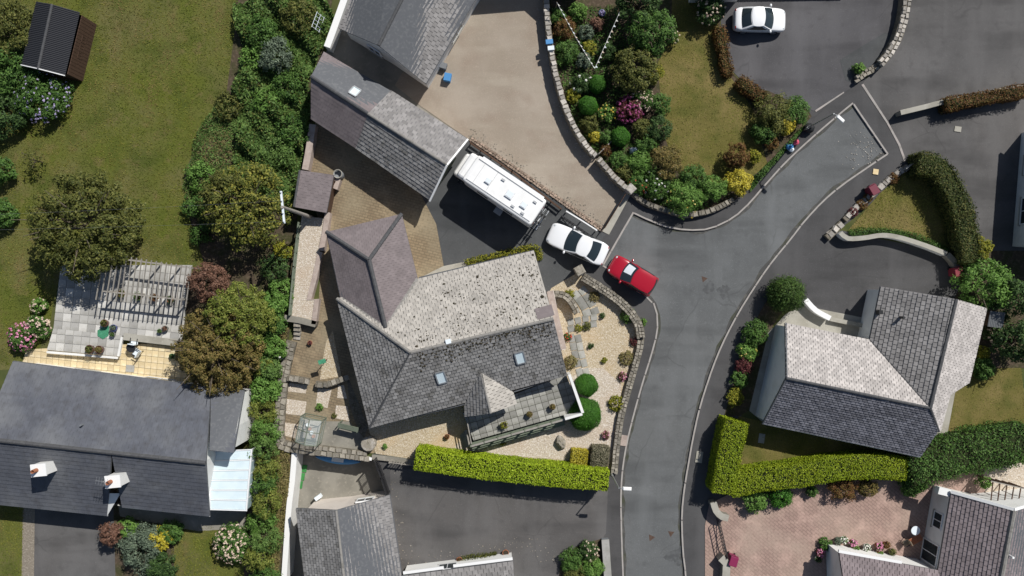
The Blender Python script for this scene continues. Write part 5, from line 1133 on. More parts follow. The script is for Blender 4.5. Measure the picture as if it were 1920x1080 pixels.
EL = ['tall olive shrub crowding the back of the timber shed', 'bushy green shrub between the shed and the lilac-flowered bush', 'dark shrub behind the lilac-flowered bush at the lawn edge', 'green shrub at the lawn edge level with the lone sapling', 'green shrub on the lawn edge across from the broad olive tree']
for ((x, y), r, h, pl), lb in zip(EDGE, EL): shrub(x, y, r, h, pl, lb, leaf=.18)
# scrub: bracken mass and the shrubs that stand out of it
BR = pxs([(440, 10), (600, -20), (628, 30), (606, 95), (583, 150), (582, 225), (566, 320), (552, 400), (535, 400), (440, 320), (452, 240), (440, 180), (460, 110)], G)
BW = pxs([(425, 175), (445, 185), (452, 235), (440, 262), (400, 250), (372, 285), (390, 318), (440, 318), (500, 400), (430, 420), (385, 440), (345, 350), (372, 245)], G)
def ground_cover(poly, n, leaf, hmax, mat, label, name='bracken', lump=1.4, asp=.4):
    P2 = scatter(poly, n); h = (np.sin(P2[:, 0] * lump + 1.3) * np.sin(P2[:, 1] * lump * 1.1) * .5 + np.sin(P2[:, 0] * 3.1 + P2[:, 1] * 2.3) * .3 + .6); h = np.clip(h, .08, 1.2) * hmax
    P = np.zeros((len(P2), 3)); P[:, :2] = P2; P[:, 2] = G + .03 + h * rng.uniform(.35, 1, len(P2)) ** .7
    Nr = rng.normal(size=P.shape) * .55; Nr[:, 2] += 1
    tag(leaf_mesh(name, P, unit(Nr), leaf, asp, mat), label, 'ground cover', kind='stuff')
ground_cover(BW, 9000, .2, .35, 'bracken_leaf', 'low weedy grass between the lawn and the bracken', 'weeds', asp=.3); ground_cover(BW, 3000, .2, .3, 'straw', 'dead straw stems round the patch of bare earth', 'dry_grass', asp=.2)
ground_cover(pxs([(392, 245), (455, 262), (450, 325), (380, 325), (362, 285)], G), 1500, .2, .25, 'straw', 'straw litter over the patch of bare earth', 'dry_grass', asp=.2); ground_cover(pxs([(392, 245), (455, 262), (450, 325), (380, 325), (362, 285)], G), 1100, .2, .3, 'bracken_leaf', 'weeds sprouting on the patch of bare earth', 'weeds', asp=.35)
ground_cover(BR, 21000, .3, .9, 'bracken_leaf', 'tangle of bracken and weeds on the bank beside the lawn')
ground_cover(BR, 4000, .2, 1.0, 'olive', 'dry weed stems mixed through the bank', 'weeds')
SC_ = [((487, 60), 34, 1.5, 'mid', 'rounded green bramble bush at the top of the bank by the lawn'), ((520, 105), 36, 1.8, 'grey_leaf', 'blue-grey feathery bush halfway down the scrub bank'), ((470, 110), 24, 1.2, 'fresh', 'light green bush beside the blue-grey feathery one'), ((560, 30), 36, 1.6, 'olive', 'olive bush near the white trellis on the bank'), ((540, 160), 32, 1.3, 'mid', 'green bush against the plum end of the garage'), ((500, 190), 30, 1.1, 'fresh', 'pale fern clump in the middle of the scrub bank'), ((550, 245), 34, 1.4, 'mid', 'green bush below the plum end of the garage'), ((520, 290), 34, 1.3, 'bracken_leaf', 'bracken clump next to the pinkish rendered wall'), ((375, 330), 30, 1.2, 'fresh', 'fresh green bush jutting from the bank into the lawn'), ((362, 385), 24, 1.2, 'mid', 'green bush on the lawn side of the yellow-green tree'), ((375, 440), 22, 1.0, 'mid', 'green bush at the lawn corner above the pergola'), ((425, 200), 30, .8, 'olive', 'low straggly bush at the lawn edge on the bank'), ((515, 505), 30, 1.5, 'dark', 'dark bush in the shade beside the gravel strip fence'), ((530, 470), 20, 1.2, 'goldgreen', 'yellowish bush against the gravel strip fence'), ((525, 545), 26, 1.4, 'fresh', 'light green bush at the foot of the gravel strip fence')]
for (x, y), r, h, pl, lb in SC_: shrub(x, y, r, h, pl, lb, 'bush', leaf=.19, cover=2.2, aspect=.45)
ROW = [(512, 572, 26, 'fresh'), (505, 612, 28, 'mid'), (508, 652, 27, 'fresh'), (500, 692, 28, 'bracken_leaf'), (494, 732, 30, 'fresh'), (498, 690, 20, 'moss_leaf')]
RL = ['light green bush in the row directly behind the gravel strip steps', 'mid-green bush in the row beside the yellow-green feathery tree', 'light green bush in the row level with the white flowering shrub', 'fern-like bush in the row opposite the russet tree', 'light green bush where the leafy row meets the bungalow roof', 'yellowish bush squeezed into the leafy row']
for (x, y, r, pl), lb in zip(ROW, RL): shrub(x, y, r, 1.9, pl, lb, 'bush', leaf=.17, cover=3.0, rz=x * .1)
for i, (x, y) in enumerate(((492, 772), (498, 808), (490, 842), (496, 878), (488, 912), (500, 945), (488, 978), (497, 1012), (484, 1045), (494, 1078))):
    shrub(x, y, 29, 2.0 + .3 * (i % 3), ('moss_leaf', 'fresh', 'bracken_leaf', 'moss_leaf', 'mid')[i % 5], 'feathery conifer in the row between the conservatory and the tall white wall', 'conifer', 'conifer', leaf=.2, cover=3.0, rc=.34, aspect=.28, group='conifers between conservatory and white wall', rz=i)
ground_cover(pxs([(525, 600), (545, 600), (530, 690), (518, 760), (515, 830), (545, 850), (545, 900), (520, 1090), (500, 1090), (510, 850)], G), 6500, .2, .35, 'straw', 'dry yellow grass along the foot of the conifer hedge', 'dry_grass', asp=.3)
shrub(524, 665, 9, 1.2, 'fresh', 'white flowering shrub poking out of the leafy hedge', 'flowering_shrub', flowers=('fl_white', 30, .12))
# front garden
hedge(pxs([(779, 862), (860, 874), (960, 886), (1060, 896), (1140, 902)], G + 2.2), 1.5, 2.2, 'lime', 'long clipped lime-green hedge between gravel garden and asphalt drive', .11, 2.0, .05)
ball_shrub(1100, 722, 20, 1.15, 'ball', 'smaller clipped green ball beside the terrace parapet')
ball_shrub(1097, 777, 29, 1.5, 'ball', 'larger clipped green ball at the terrace corner')
hedge(pxs([(1072, 858), (1100, 862)], G + .8), 1.28, .9, 'gold', 'golden clipped block of shrub at the end of the lime hedge', .09, 2.2, .05, 'clipped_shrub', smooth=False)
hedge(pxs([(1110, 855), (1140, 858)], G + .9), 1.5, 1.1, 'olive_grey', 'grey-brown clipped block of shrub beside the golden one', .09, 2.2, .06, 'clipped_shrub', smooth=False)
for x, y, r, h, pl, fl, nm, lb in ((1130, 592, 6, .4, 'dark', None, 'small_shrub', 'tiny dark shrub in the gravel nearest the stone wall curve'), (1108, 648, 6, .45, 'dark', None, 'small_shrub', 'tiny dark shrub in the gravel beside the slab path'), (1133, 676, 6, .4, 'goldgreen', None, 'small_shrub', 'tiny yellow-green shrub alone in the gravel garden'), (1065, 632, 8, .5, 'mid', ('fl_red', 60, .09), 'flower_clump', 'red flowering clump between the path and the gable wall'), (1070, 680, 14, .5, 'straw', None, 'grass_tuft', 'straw-coloured ornamental grass by the slab path'), (1175, 672, 15, .5, 'straw', None, 'grass_tuft', 'straw-coloured ornamental grass against the low roadside wall'), (1168, 706, 9, .5, 'copper', ('fl_pink', 30, .09), 'flower_clump', 'pinkish flower clump against the low roadside wall'), (1156, 757, 16, .7, 'goldgreen', None, 'small_shrub', 'yellow-green spiky shrub against the low roadside wall'), (1136, 816, 8, .5, 'copper', ('fl_pink', 40, .09), 'flower_clump', 'pink flower clump near the grey-brown clipped block'), (1178, 592, 16, .7, 'mid', None, 'small_shrub', 'green shrub growing over the inside of the curved wall'), (1206, 604, 8, .5, 'fresh', None, 'small_shrub', 'bright green tuft growing on the road side of the curved wall'), (1190, 640, 9, .5, 'maroon', None, 'small_shrub', 'maroon shrub tucked behind the low roadside wall'), (1100, 612, 9, .3, 'olive', None, 'small_shrub', 'low olive tuft at the bend of the slab path'), (1085, 616, 8, .3, 'goldgreen', None, 'small_shrub', 'low yellowish tuft inside the bend of the slab path'), (1068, 552, 10, .35, 'goldgreen', None, 'small_shrub', 'low weed tuft beside the arc-shaped stone wall'), (1115, 557, 11, .35, 'straw', None, 'grass_tuft', 'dry grass tuft between slab path and curved wall'), (941, 826, 10, .4, 'goldgreen', None, 'small_shrub', 'yellowish plant sprawling below the terrace balustrade'), (720, 838, 6, .3, 'fresh', None, 'small_shrub', 'little green tuft near the round stone plinth'), (598, 764, 8, .4, 'fresh', None, 'small_shrub', 'bright green weed in the patio gravel bed'), (627, 779, 5, .3, 'olive', None, 'small_shrub', 'small weed by the louvred patio cover')):
    shrub(x, y, r, h, pl, lb, nm, 'plant', leaf=.1, cover=2.2, flowers=fl, rc=.1, base=.2)
hedge(pxs([(875, 493), (930, 478), (985, 466), (1008, 466), (1012, 486)], G + .3), .42, .35, 'goldgreen', 'low yellow-green planting along the eaves beside the asphalt drive', .12, 1.6, .1, 'low_hedge')
# shrub garden
T = [(1046, 30, 16, 1.2, 'mid', 0, 'green shrub against the top of the dry stone wall'), (1058, 52, 22, 1.2, 'rust', 0, 'rust-brown shrub under the bunting by the dry stone wall'), (1100, 60, 16, 1.0, 'grey_leaf', 0, 'silver-grey shrub in the middle of the bunting'), (1085, 20, 18, 1.1, 'fresh', 0, 'light green shrub under the upper bunting'), (1120, 45, 14, 1.0, 'copper', 0, 'brownish shrub beside the purple pot'), (1060, 98, 24, 1.3, 'mid', 0, 'mid-green shrub by the white boxes on the dry stone wall'), (1094, 112, 16, 1.1, 'grey_leaf', 0, 'bluish-green shrub near the bunting corner'), (1105, 90, 15, .9, 'goldgreen', 0, 'yellow-green shrub under the bunting'), (1140, 95, 18, 1.2, 'dark', 0, 'dark shrub to the side of the short bunting string'), (1090, 155, 22, 1.3, 'dark', ('fl_white', 3, .16), 'dark shrub with a few white flowers below the bunting corner'), (1120, 157, 16, 1.3, 'ball', 0, 'clipped green dome just below the bunting corner'), (1074, 180, 14, .9, 'goldgreen', 0, 'yellow-green shrub against the dry stone wall'), (1103, 198, 17, 1.3, 'ball', 0, 'clipped green dome between yellow-flowered shrub and stone wall'), (1139, 212, 18, 1.2, 'fresh', ('fl_yellow', 14, .12), 'shrub with pale yellow flowers in the shrub garden'), (1106, 232, 18, 1.0, 'olive', 0, 'olive shrub on the stone wall side of the shrub garden'), (1115, 256, 12, .9, 'gold', 0, 'bright golden little shrub by the dry stone wall'), (1137, 256, 15, 1.0, 'mid', 0, 'green shrub between golden shrub and clipped dome'), (1163, 256, 17, 1.3, 'ball', 0, 'clipped green dome at the end of the sandy path'), (1136, 281, 13, .8, 'rust', 0, 'russet shrub above the wooden handrail'), (1180, 206, 27, 1.6, 'maroon', ('fl_magenta', 26, .13), 'hydrangea covered in magenta heads in the shrub garden'), (1202, 188, 24, 1.7, 'mid', ('fl_cream', 26, .12), 'hydrangea with cream heads beside the magenta one'), (1228, 138, 18, 1.8, 'goldgreen', 0, 'lime-yellow rounded shrub at the lawn edge'), (1237, 195, 22, 1.6, 'mid', 0, 'green shrub next to the cream hydrangea at the lawn edge'), (1238, 240, 25, 1.8, 'dark', 0, 'dense dark green shrub on the lawn edge'), (1205, 240, 20, 1.4, 'olive', 0, 'olive shrub behind the dense dark green one'), (1213, 272, 22, 1.5, 'mid', 0, 'green shrub above the white garden ornament'), (1160, 302, 18, 1.2, 'mid', 0, 'green shrub beside the wooden handrail'), (1170, 322, 18, 1.1, 'olive', 0, 'olive shrub on the inner side of the short wall end'), (1200, 306, 24, 1.5, 'fresh', 0, 'light green shrub below the white garden ornament'), (1196, 345, 22, 1.2, 'mid', ('fl_red', 6, .1), 'green shrub with red flowers by the drive gate pillar'), (1250, 305, 34, 1.9, 'autumn', 0, 'brown-green spreading shrub at the bottom of the lawn'), (1232, 345, 28, 1.5, 'mid', ('fl_white', 4, .12), 'green shrub with scattered white flowers near the bend wall'), (1283, 372, 36, 2.0, 'fresh', ('fl_yellow', 2, .12), 'big leafy shrub spilling over the pavement bend'), (1300, 335, 28, 1.7, 'mid', 0, 'green shrub between the lawn and the big spilling shrub'), (1336, 352, 27, 1.8, 'fresh', 0, 'round green shrub beside the golden yellow one'), (1385, 342, 26, 1.7, 'gold', 0, 'large golden yellow rounded shrub at the pavement bend'), (1382, 290, 25, 1.9, 'rust', 0, 'dark reddish bush standing alone on the shrub garden lawn'), (1416, 294, 13, .9, 'goldgreen', 0, 'small yellow shrub next to the dark reddish bush'), (1448, 268, 15, 1.0, 'rust', 0, 'brownish dome shrub at the road edge of the lawn'), (1474, 236, 16, 1.6, 'gold', 0, 'orange-yellow shrub among green ones near the pavement'), (1448, 215, 40, 1.8, 'olive', 0, 'large mixed green shrub between the lawn and the coupe drive'), (1490, 210, 30, 1.5, 'mid', 0, 'green shrub at the corner of the coupe drive and pavement'), (1430, 250, 24, 1.3, 'mid', 0, 'green shrub on the lawn side of the orange-yellow one'), (1332, 18, 28, 1.9, 'dark', ('fl_cream', 10, .13), 'dark shrub with pale flower heads beside the white coupe'), (1262, 70, 12, 1.4, 'mid', ('fl_cream', 22, .12), 'small cream-flowered shrub against the big rounded tree')]
for x, y, r, h, pl, fl, lb in T:
    if pl == 'ball': ball_shrub(x, y, r, h, pl, lb); continue
    shrub(x, y, r, h, pl, lb, 'shrub' if not fl else 'flowering_shrub', leaf=.13 if pl != 'ball' else .075, flowers=fl or None, cover=2.5, rc=.16 if pl == 'ball' else None)
ground_cover(pxs([(1412, 330), (1445, 300), (1500, 240), (1512, 236), (1436, 325), (1405, 362)], G), 2600, .14, .5, 'mid', 'low green ground cover along the pavement fence', 'ground_cover_plants', asp=.6)
ground_cover(pxs([(1035, 20), (1150, 10), (1180, 100), (1170, 250), (1240, 320), (1300, 330), (1330, 390), (1280, 400), (1200, 370), (1120, 290), (1080, 240), (1045, 130)], G), 9000, .15, .35, 'mid', 'low mixed planting between the garden shrubs', 'ground_cover_plants', asp=.5)
hedge(pxs([(1350, 52), (1356, 95), (1366, 140)], G + .7), .8, .9, 'rust', 'russet low hedge between the lawn and the coupe drive', .12, 1.8, .14); hedge(pxs([(1386, 152), (1410, 168), (1432, 184)], G + .7), .9, .9, 'rust', 'short russet hedge leading to the large mixed shrub', .12, 1.8, .14)
shrub(1611, 128, 12, .8, 'fresh', 'bright green plant on the low dark end of stone wall', 'plant', 'plant', leaf=.13)
# right side
hedge(pxs([(1773, 196), (1840, 184), (1930, 168)], G + 1.0), .95, 1.2, 'rust', 'russet clipped hedge on the rendered wall by the upper drives', .12, 1.8, .1)
hedge(pxs([(1722, 306), (1758, 312), (1785, 350), (1806, 400), (1816, 450), (1824, 490)], G + 1.5), 1.6, 1.7, 'hedge_mix', 'tall rounded hedge with browned top round the triangular lawn', .13, 1.9, .12)
hedge(pxs([(1596, 436), (1650, 432), (1700, 438), (1750, 456), (1778, 470)], G + .4), .4, .4, 'mid', 'low green planting trailing along the white curved wall', .1, 1.5, .1, 'low_hedge')
for x, y, r, pl, lb in ((1600, 398, 10, 'maroon', 'dark red heather at the lower end of the triangular lawn wall'), (1616, 384, 11, 'rust', 'rust-red heather in the middle of the triangular lawn wall'), (1628, 370, 9, 'rust', 'brown heather beside the maroon bin'), (1676, 334, 11, 'rust', 'brown heather near the metal gate')): shrub(x, y, r, .5, pl, lb, 'heather', 'plant', leaf=.1, rc=.12)
ball_shrub(1475, 551, 30, 2.2, 'fir', 'tall shaggy conifer bush by the drive of the pale slate house', .17, 'conifer_bush', 5.0, .10, .3)
for x, y, r, h, pl, fl, lb in ((1418, 625, 24, 1.4, 'mid', 0, 'green shrub at the corner of the white gable bed'), (1402, 660, 20, 1.1, 'fresh', ('fl_yellow', 5, .1), 'light green shrub with yellow flowers in the gable bed'), (1396, 685, 18, 1.0, 'maroon', 0, 'dark red shrub in the gable bed'), (1388, 712, 18, .9, 'mid', 0, 'green shrub in the gable bed next to the dark red one'), (1378, 745, 18, .8, 'goldgreen', 0, 'yellow-green shrub at the lower end of the gable bed'), (1838, 468, 24, 1.8, 'goldgreen', 0, 'yellowish shrub at the end of the tall rounded hedge'), (1868, 628, 20, 1.5, 'dark', ('fl_cream', 24, .13), 'cream flowered hydrangea below the ribbed-roof store'), (1845, 690, 22, 1.5, 'mid', 0, 'green shrub against the pale slate house back wall'), (1845, 660, 14, 1.3, 'goldgreen', 0, 'yellow shrub between the hydrangea and the back lawn'), (1818, 505, 22, 1.6, 'mid', 0, 'green shrub behind the red wheelie bin')): shrub(x, y, r, h, pl, lb, 'shrub', leaf=.14, flowers=fl or None)
hedge(pxs([(1383, 792), (1374, 830), (1364, 880), (1358, 925)], G + 2.0), 1.75, 2.0, 'lime2', 'tall clipped lime hedge facing the road below the white gable', .11, 1.9, .05)
hedge(pxs([(1372, 912), (1430, 900), (1500, 892), (1570, 880), (1640, 876), (1700, 880)], G + 1.9), 1.75, 1.9, 'lime2', 'long clipped lime hedge between dry lawn and pink brick drive', .11, 1.9, .05)
hedge(pxs([(1705, 878), (1760, 862), (1840, 845), (1930, 830)], G + 1.6), 2.9, 1.9, 'mid', 'wide dark mixed hedge behind the white gable of the plum tile house', .15, 1.7, .2)
for x, y, r, h, pl, lb in ((1416, 938, 24, 1.3, 'fresh', 'round fresh green shrub under the lime hedge by the gateway'), (1462, 926, 26, 1.3, 'ball', 'round deeper green shrub beside the fresh green one under the lime hedge'), (1522, 922, 12, .8, 'mid', 'small green shrub alone under the lime hedge'), (1580, 918, 28, 1.3, 'rust', 'spreading brown-red shrub under the lime hedge'), (1628, 914, 18, 1.2, 'autumn', 'orange-brown shrub at the end of the lime hedge'), (1712, 908, 24, 1.4, 'mid', 'green shrub where the lime hedge meets the dark one'), (1848, 905, 12, 1.6, 'fresh', 'upright green climber on the pale post by the hedge'), (1548, 1020, 13, .6, 'mid', 'green plant in the corner before the low plum wing')): shrub(x, y, r, h, pl, lb, leaf=.13)
for x, y, r, h, pl, fl, lb in ((1070, 1052, 24, .9, 'mid', 0, 'green shrub in the small bottom garden near the house'), (1103, 1034, 20, .9, 'dark', ('fl_cream', 12, .12), 'shrub with pale flowers in the small bottom garden'), (1112, 1068, 22, .9, 'fresh', 0, 'light green shrub beside the blue-grey capped wall'), (1080, 1080, 22, .9, 'olive', 0, 'olive shrub at the foot of the small bottom garden')): shrub(x, y, r, h, pl, lb, leaf=.13, flowers=fl or None)
hedge(pxs([(868, 1052), (930, 1042)], G + .3), .5, .4, 'olive', 'scruffy low planting before the lower house wing', .1, 1.6, .1, 'low_hedge', smooth=False)
# ---------------------------------------------------------------- street lamps, pole, wires
def lamp(base, top, head_dir, label, h=4.0):
    b = W(*base, 0); b.z = G; o = empty('street_lamp', label, 'street lamp', b)
    MB().tube([(0, 0, -.1), (0, 0, .9)], .08, 10).build('base_sleeve', 'grey_metal', o); MB().tube([(0, 0, .85), (0, 0, h - .05)], [.055, .04], 10).build('pole', 'grey_metal', o)
    d = Vector((*head_dir, 0)).normalized(); MB().tube([(0, 0, h - .1), d * .15 + Vector((0, 0, h)), d * .3 + Vector((0, 0, h + .02))], .035, 8).build('arm', 'grey_metal', o)
    hd = MB(); hd.box(d * .55 + Vector((0, 0, h + .03)), (.66, .26, .13), math.atan2(d.y, d.x), 0, .8); hd.build('lamp_head', 'white_paint', o, bevel=.03)
    MB().box(d * .62 + Vector((0, 0, h - .05)), (.4, .18, .04), math.atan2(d.y, d.x)).build('lens', 'light_clear', o)
lamp((1145, 886), None, (1, -.05), 'street lamp with white head beside the end of the lime hedge', 4.3)
lamp((1505, 245), None, (1, -.9), 'street lamp with white head at the turning head by the black refuse sack', 5.4)
b = W(588, 409, 0); up = empty('utility_pole', 'wooden utility pole with pale crossarm next to the lean-to store', 'utility pole', (b.x, b.y, 0))
MB().tube([(0, 0, -.2), (.0, 0, 7.7)], [.15, .1], 10).build('pole', 'wood_grey', up)
ca = Matrix.Rotation(R(6), 3, 'Z'); MB().bar(ca @ Vector((0, 1.05, 7.55)), ca @ Vector((0, -1.05, 7.55)), .12, .12).build('crossarm', 'plastic_white', up)
for y in (-.95, -.4, .4, .95): MB().lathe([(.05, 0), (.06, .08), (.03, .16), (0, .17)], ca @ Vector((0, y, 7.61)), 8).build('insulator', 'light_clear', up)
for i, (y, yt) in enumerate(((.4, 418), (-.95, 462))):
    a = Vector((b.x, b.y, 0)) + ca @ Vector((0, y, 7.78)); e_ = W(-60, (404, 432)[i], 7.0); pts = [a + (e_ - a) * t - Vector((0, 0, 1.1 * 4 * t * (1 - t) * .4)) for t in np.linspace(0, 1, 14)]
    tag(MB().tube(pts, .0035, 4).build('overhead_wire', 'grey_metal'), ('overhead wire running from the inner insulator across the lawn', 'overhead wire running from the outer insulator across the lawn')[i], 'wire')
# ---------------------------------------------------------------- bins, boxes, bags
def bin_(px, py, mat, label, rz=0.0, h=1.05):
    p = W(px, py, h * .8); o = empty('wheelie_bin', label, 'bin', (p.x, p.y, G + .02), rz)
    MB().box((0, 0, .5), (.48, .56, .92), 0, 0, 1.18).build('body', mat, o); MB().box((0, -.03, 1.0), (.62, .74, .07), 0, -.06, .93).build('lid', mat, o, bevel=.02)
    MB().bar((-.24, .38, .95), (.24, .38, .95), .05, .05).build('handle', mat, o)
    for s in (-1, 1): MB().tube([(s * .2, .27, .1), (s * .27, .27, .1)], .1, 10).build('wheel', 'rubber', o)
bin_(1636, 356, 'bin_maroon', 'maroon wheelie bin beside the low wall of the triangular lawn', .5); bin_(1794, 510, 'bin_red', 'red wheelie bin at the end of the curved wall', .1); bin_(1374, 1050, 'bin_magenta', 'magenta wheelie bin by the grey gateway wall', -.3)
def crate(px, py, s, mat, label, rz=.3, h=.4, z=G, name='storage_box'):
    p = W(px, py, z + h); o = empty(name, label, 'box', (p.x, p.y, z), rz); mb = MB(); x, y = s; t = .03
    for dx, dy, sx, sy in ((0, y / 2 - t / 2, x, t), (0, -y / 2 + t / 2, x, t), (x / 2 - t / 2, 0, t, y - 2 * t), (-x / 2 + t / 2, 0, t, y - 2 * t)): mb.box((dx, dy, h / 2), (sx, sy, h))
    mb.box((0, 0, .02), (x - 2 * t, y - 2 * t, .04)); mb.build('body', mat, o); MB().box((0, 0, h + .015), (x + .04, y + .04, .05), 0, 0, .95).build('lid', mat, o)
crate(839, 144, (.5, .55), 'plastic_blue', 'bright blue recycling box by the eaves of the grey tile house', -.2, .5); crate(829, 122, (.65, .4), 'plastic_grey', 'dark grey recycling box beside the blue one', -.3, .5)
crate(1030, 78, (.5, .3), 'plastic_blue', 'pale blue box sitting on the dry stone wall', .1, .2, 1.05); crate(1033, 90, (.45, .28), 'plastic_white', 'white box sitting on the dry stone wall', .1, .2, 1.05)
def bag(px, py, r, mat, label, z=G):
    p = W(px, py, z + r); mb = MB().ball((0, 0, r * .75), (r, r * .85, r * .8), 10, 7, .16); mb.tube([(0, 0, r * 1.4), (.03, 0, r * 1.75)], [r * .15, r * .25], 7)
    tag(mb.build('refuse_sack', mat, None, True, (p.x, p.y, z)), label, 'sack')
bag(1517, 240, .42, 'plastic_black', 'black refuse sack on the pavement by the turning head'); bag(1492, 266, .3, 'plastic_pink', 'pink sack on the pavement by the low green planting'); bag(1481, 274, .32, 'plastic_blue', 'blue sack leaning against the pink one'); bag(1484, 280, .22, 'plastic_white', 'small white sack in front of the blue one')
p = W(1188, 281, .6); mb = MB().ball((0, 0, .3), (.26, .22, .3), 9, 7, .15); mb.ball((.12, .03, .62), .15, 8, 6, .1); mb.box((0, 0, .04), (.45, .45, .1)); tag(mb.build('garden_ornament', 'plastic_white', None, True, (p.x, p.y, G)), 'white garden ornament among the shrubs by the sandy path', 'ornament')
p = W(633, 326, 1.1); o = empty('water_butt', 'grey cylindrical water butt with open top beside the lean-to store', 'water butt', (p.x, p.y, 0)); MB().lathe([(.30, 0), (.33, .5), (.31, 1.1), (.27, 1.1), (.27, .75), (0, .75)], (0, 0, 0), 18).build('barrel', 'plastic_grey', o, True); MB().lathe([(.33, 1.06), (.34, 1.1), (.31, 1.13), (.27, 1.1)], (0, 0, 0), 18).build('rim', 'concrete', o)
# ---------------------------------------------------------------- pots
def pot(px, py, r, mat, label, plant='fresh', z=G, h=None, fl=None, group=None, pr=None):
    h = h or r * 1.5; p = W(px, py, z + h); o = empty('plant_pot', label, 'pot', (p.x, p.y, z), 0, group)
    MB().lathe([(r * .65, 0), (r * .95, h * .85), (r * 1.02, h * .86), (r * 1.02, h), (r * .86, h), (r * .84, h * .8)], (0, 0, 0), 16).build('pot', mat, o, True); MB().lathe([(r * .86, h * .86), (0, h * .9)], (0, 0, 0), 14).build('soil', 'pot_soil', o)
    if plant:
        P, Nr = dome_leaves(pr or r * .9, r * 1.3, .09, 1.3, .08, .2); P[:, 2] += h * .85; leaf_mesh('plant', P, Nr, .09, .6, plant, o)['kind'] = 'stuff'
        if fl: q = P[rng.integers(0, len(P), 60)] + np.array([0, 0, .05]); n_ = np.tile(np.array([[0, 0, 1.]]), (60, 1)); leaf_mesh('flowers', q, n_, .11, .9, fl, o)['kind'] = 'stuff'
pot(195, 606, .28, 'pot_glaze', 'dark red glazed pot beside the green netting on the terrace', 'olive', TH); pot(167, 655, .32, 'pot_glaze', 'glazed brown pot with green plant at the terrace edge', 'olive', TH); pot(185, 656, .31, 'pot_glaze', 'glazed brown pot with tan plant at the terrace edge', 'autumn', TH)
pot(212, 615, .26, 'pot_blue', 'blue glazed pot on the terrace', 'grey_leaf', TH); pot(210, 627, .2, 'pot_grey', 'pale grey pot below the blue one', 'mid', TH); pot(299, 621, .18, 'pot_grey', 'small stone pot at the terrace end', 'mid', TH); pot(309, 616, .22, 'pot_grey', 'larger stone pot at the terrace end', 'copper', TH); pot(333, 661, .2, 'plastic_black', 'black pot in the shade of the russet tree', None); pot(322, 668, .2, 'plastic_green', 'dark green pot beside the black one', 'dark')
for i, (x, y) in enumerate(((226, 551), (258, 556), (289, 558), (318, 562))): pot(x, y, .24, 'terracotta', ('planter with trailing plant under the first bay of the pergola', 'planter with green plant beside the pergola middle post', 'planter with reddish plant under the pergola', 'planter with dark plant at the russet tree end of the pergola')[i], ('olive', 'mid', 'rust', 'dark')[i], TH, pr=.35)
pot(993, 777, .24, 'wood', 'brown tub in the middle of the terrace', 'autumn', TZ + .0); pot(1036, 763, .24, 'wood', 'brown tub near the terrace parapet', 'autumn', TZ); pot(945, 797, .24, 'wood', 'tub with yellow-green plant by the porch end of the terrace', 'goldgreen', TZ, pr=.3)
pot(838, 819, .2, 'terracotta', 'terracotta pot on the gravel below the porch', 'rust'); pot(581, 643, .18, 'terracotta', 'terracotta pot with red plant on the block paving', 'maroon'); pot(861, 1050, .22, 'terracotta', 'terracotta pot at the corner of the lower house wing', 'rust'); pot(948, 1037, .24, 'terracotta', 'terracotta pot at the drive end of the lower house wing', None); pot(1129, 24, .25, 'pot_blue', 'purple-blue pot in the shrub garden', 'fl_lilac', G)
FP = [(1571, 1014, 'pot_grey', 'grey_leaf', None, 'grey pot with silvery plant by the low plum wing'), (1583, 1012, 'pot_grey', 'fresh', 'fl_white', 'pot of white flowers by the low plum wing'), (1600, 1018, 'terracotta', 'mid', 'fl_pink', 'pot of bright pink flowers by the low plum wing'), (1604, 1030, 'terracotta', 'fresh', None, 'pot of bright foliage below the pink flowers'), (1625, 1026, 'white_paint', 'mid', 'fl_white', 'white trough of small flowers at the low plum wing'), (1648, 1024, 'terracotta', 'mid', 'fl_pink', 'second pot of deep pink flowers next to the lime plant'), (1650, 1040, 'terracotta', 'fresh', None, 'pot with lime-green plant against the white fascia'), (1662, 1022, 'terracotta', 'rust', None, 'pot with brown plant beside the deep pink flowers'), (1673, 1035, 'wood', 'olive', None, 'round wooden tub with olive plant'), (1538, 1036, 'terracotta', 'maroon', 'fl_pink', 'pot with red and pink flowers at the end of the low plum wing'), (1534, 1048, 'pot_grey', 'dark', None, 'dark pot at the end of the low plum wing')]
for x, y, m_, pl, fl, lb in FP: pot(x, y, .24, m_, lb, pl, G + .04, fl=fl, pr=.32)
# ---------------------------------------------------------------- furniture and odds and ends
def chair(px, py, mat, label, rz, seat=.5, z=G):
    p = W(px, py, z + .5); o = empty('garden_chair', label, 'chair', (p.x, p.y, z), rz); MB().box((0, 0, .44), (seat, seat, .05)).build('seat', mat, o); MB().box((-seat / 2, 0, .72), (.05, seat, .5)).build('backrest', mat, o)
    for a in (-1, 1):
        for b_ in (-1, 1): MB().bar((a * seat * .45, b_ * seat * .45, 0), (a * seat * .42, b_ * seat * .42, .44), .04, .04, Vector((1, 0, 0))).build('leg', 'black_metal', o)
        MB().bar((-seat / 2, a * seat / 2, .64), (seat * .4, a * seat / 2, .62), .05, .04).build('armrest', 'black_metal', o)
chair(252, 639, 'plastic_white', 'garden chair with white cushion next to the terrace step', R(80)); chair(256, 661, 'plastic_white', 'garden chair with white cushion facing the bungalow', R(150)); chair(1699, 1018, 'wood', 'wooden folding chair beside the pale round table', R(210), .4)
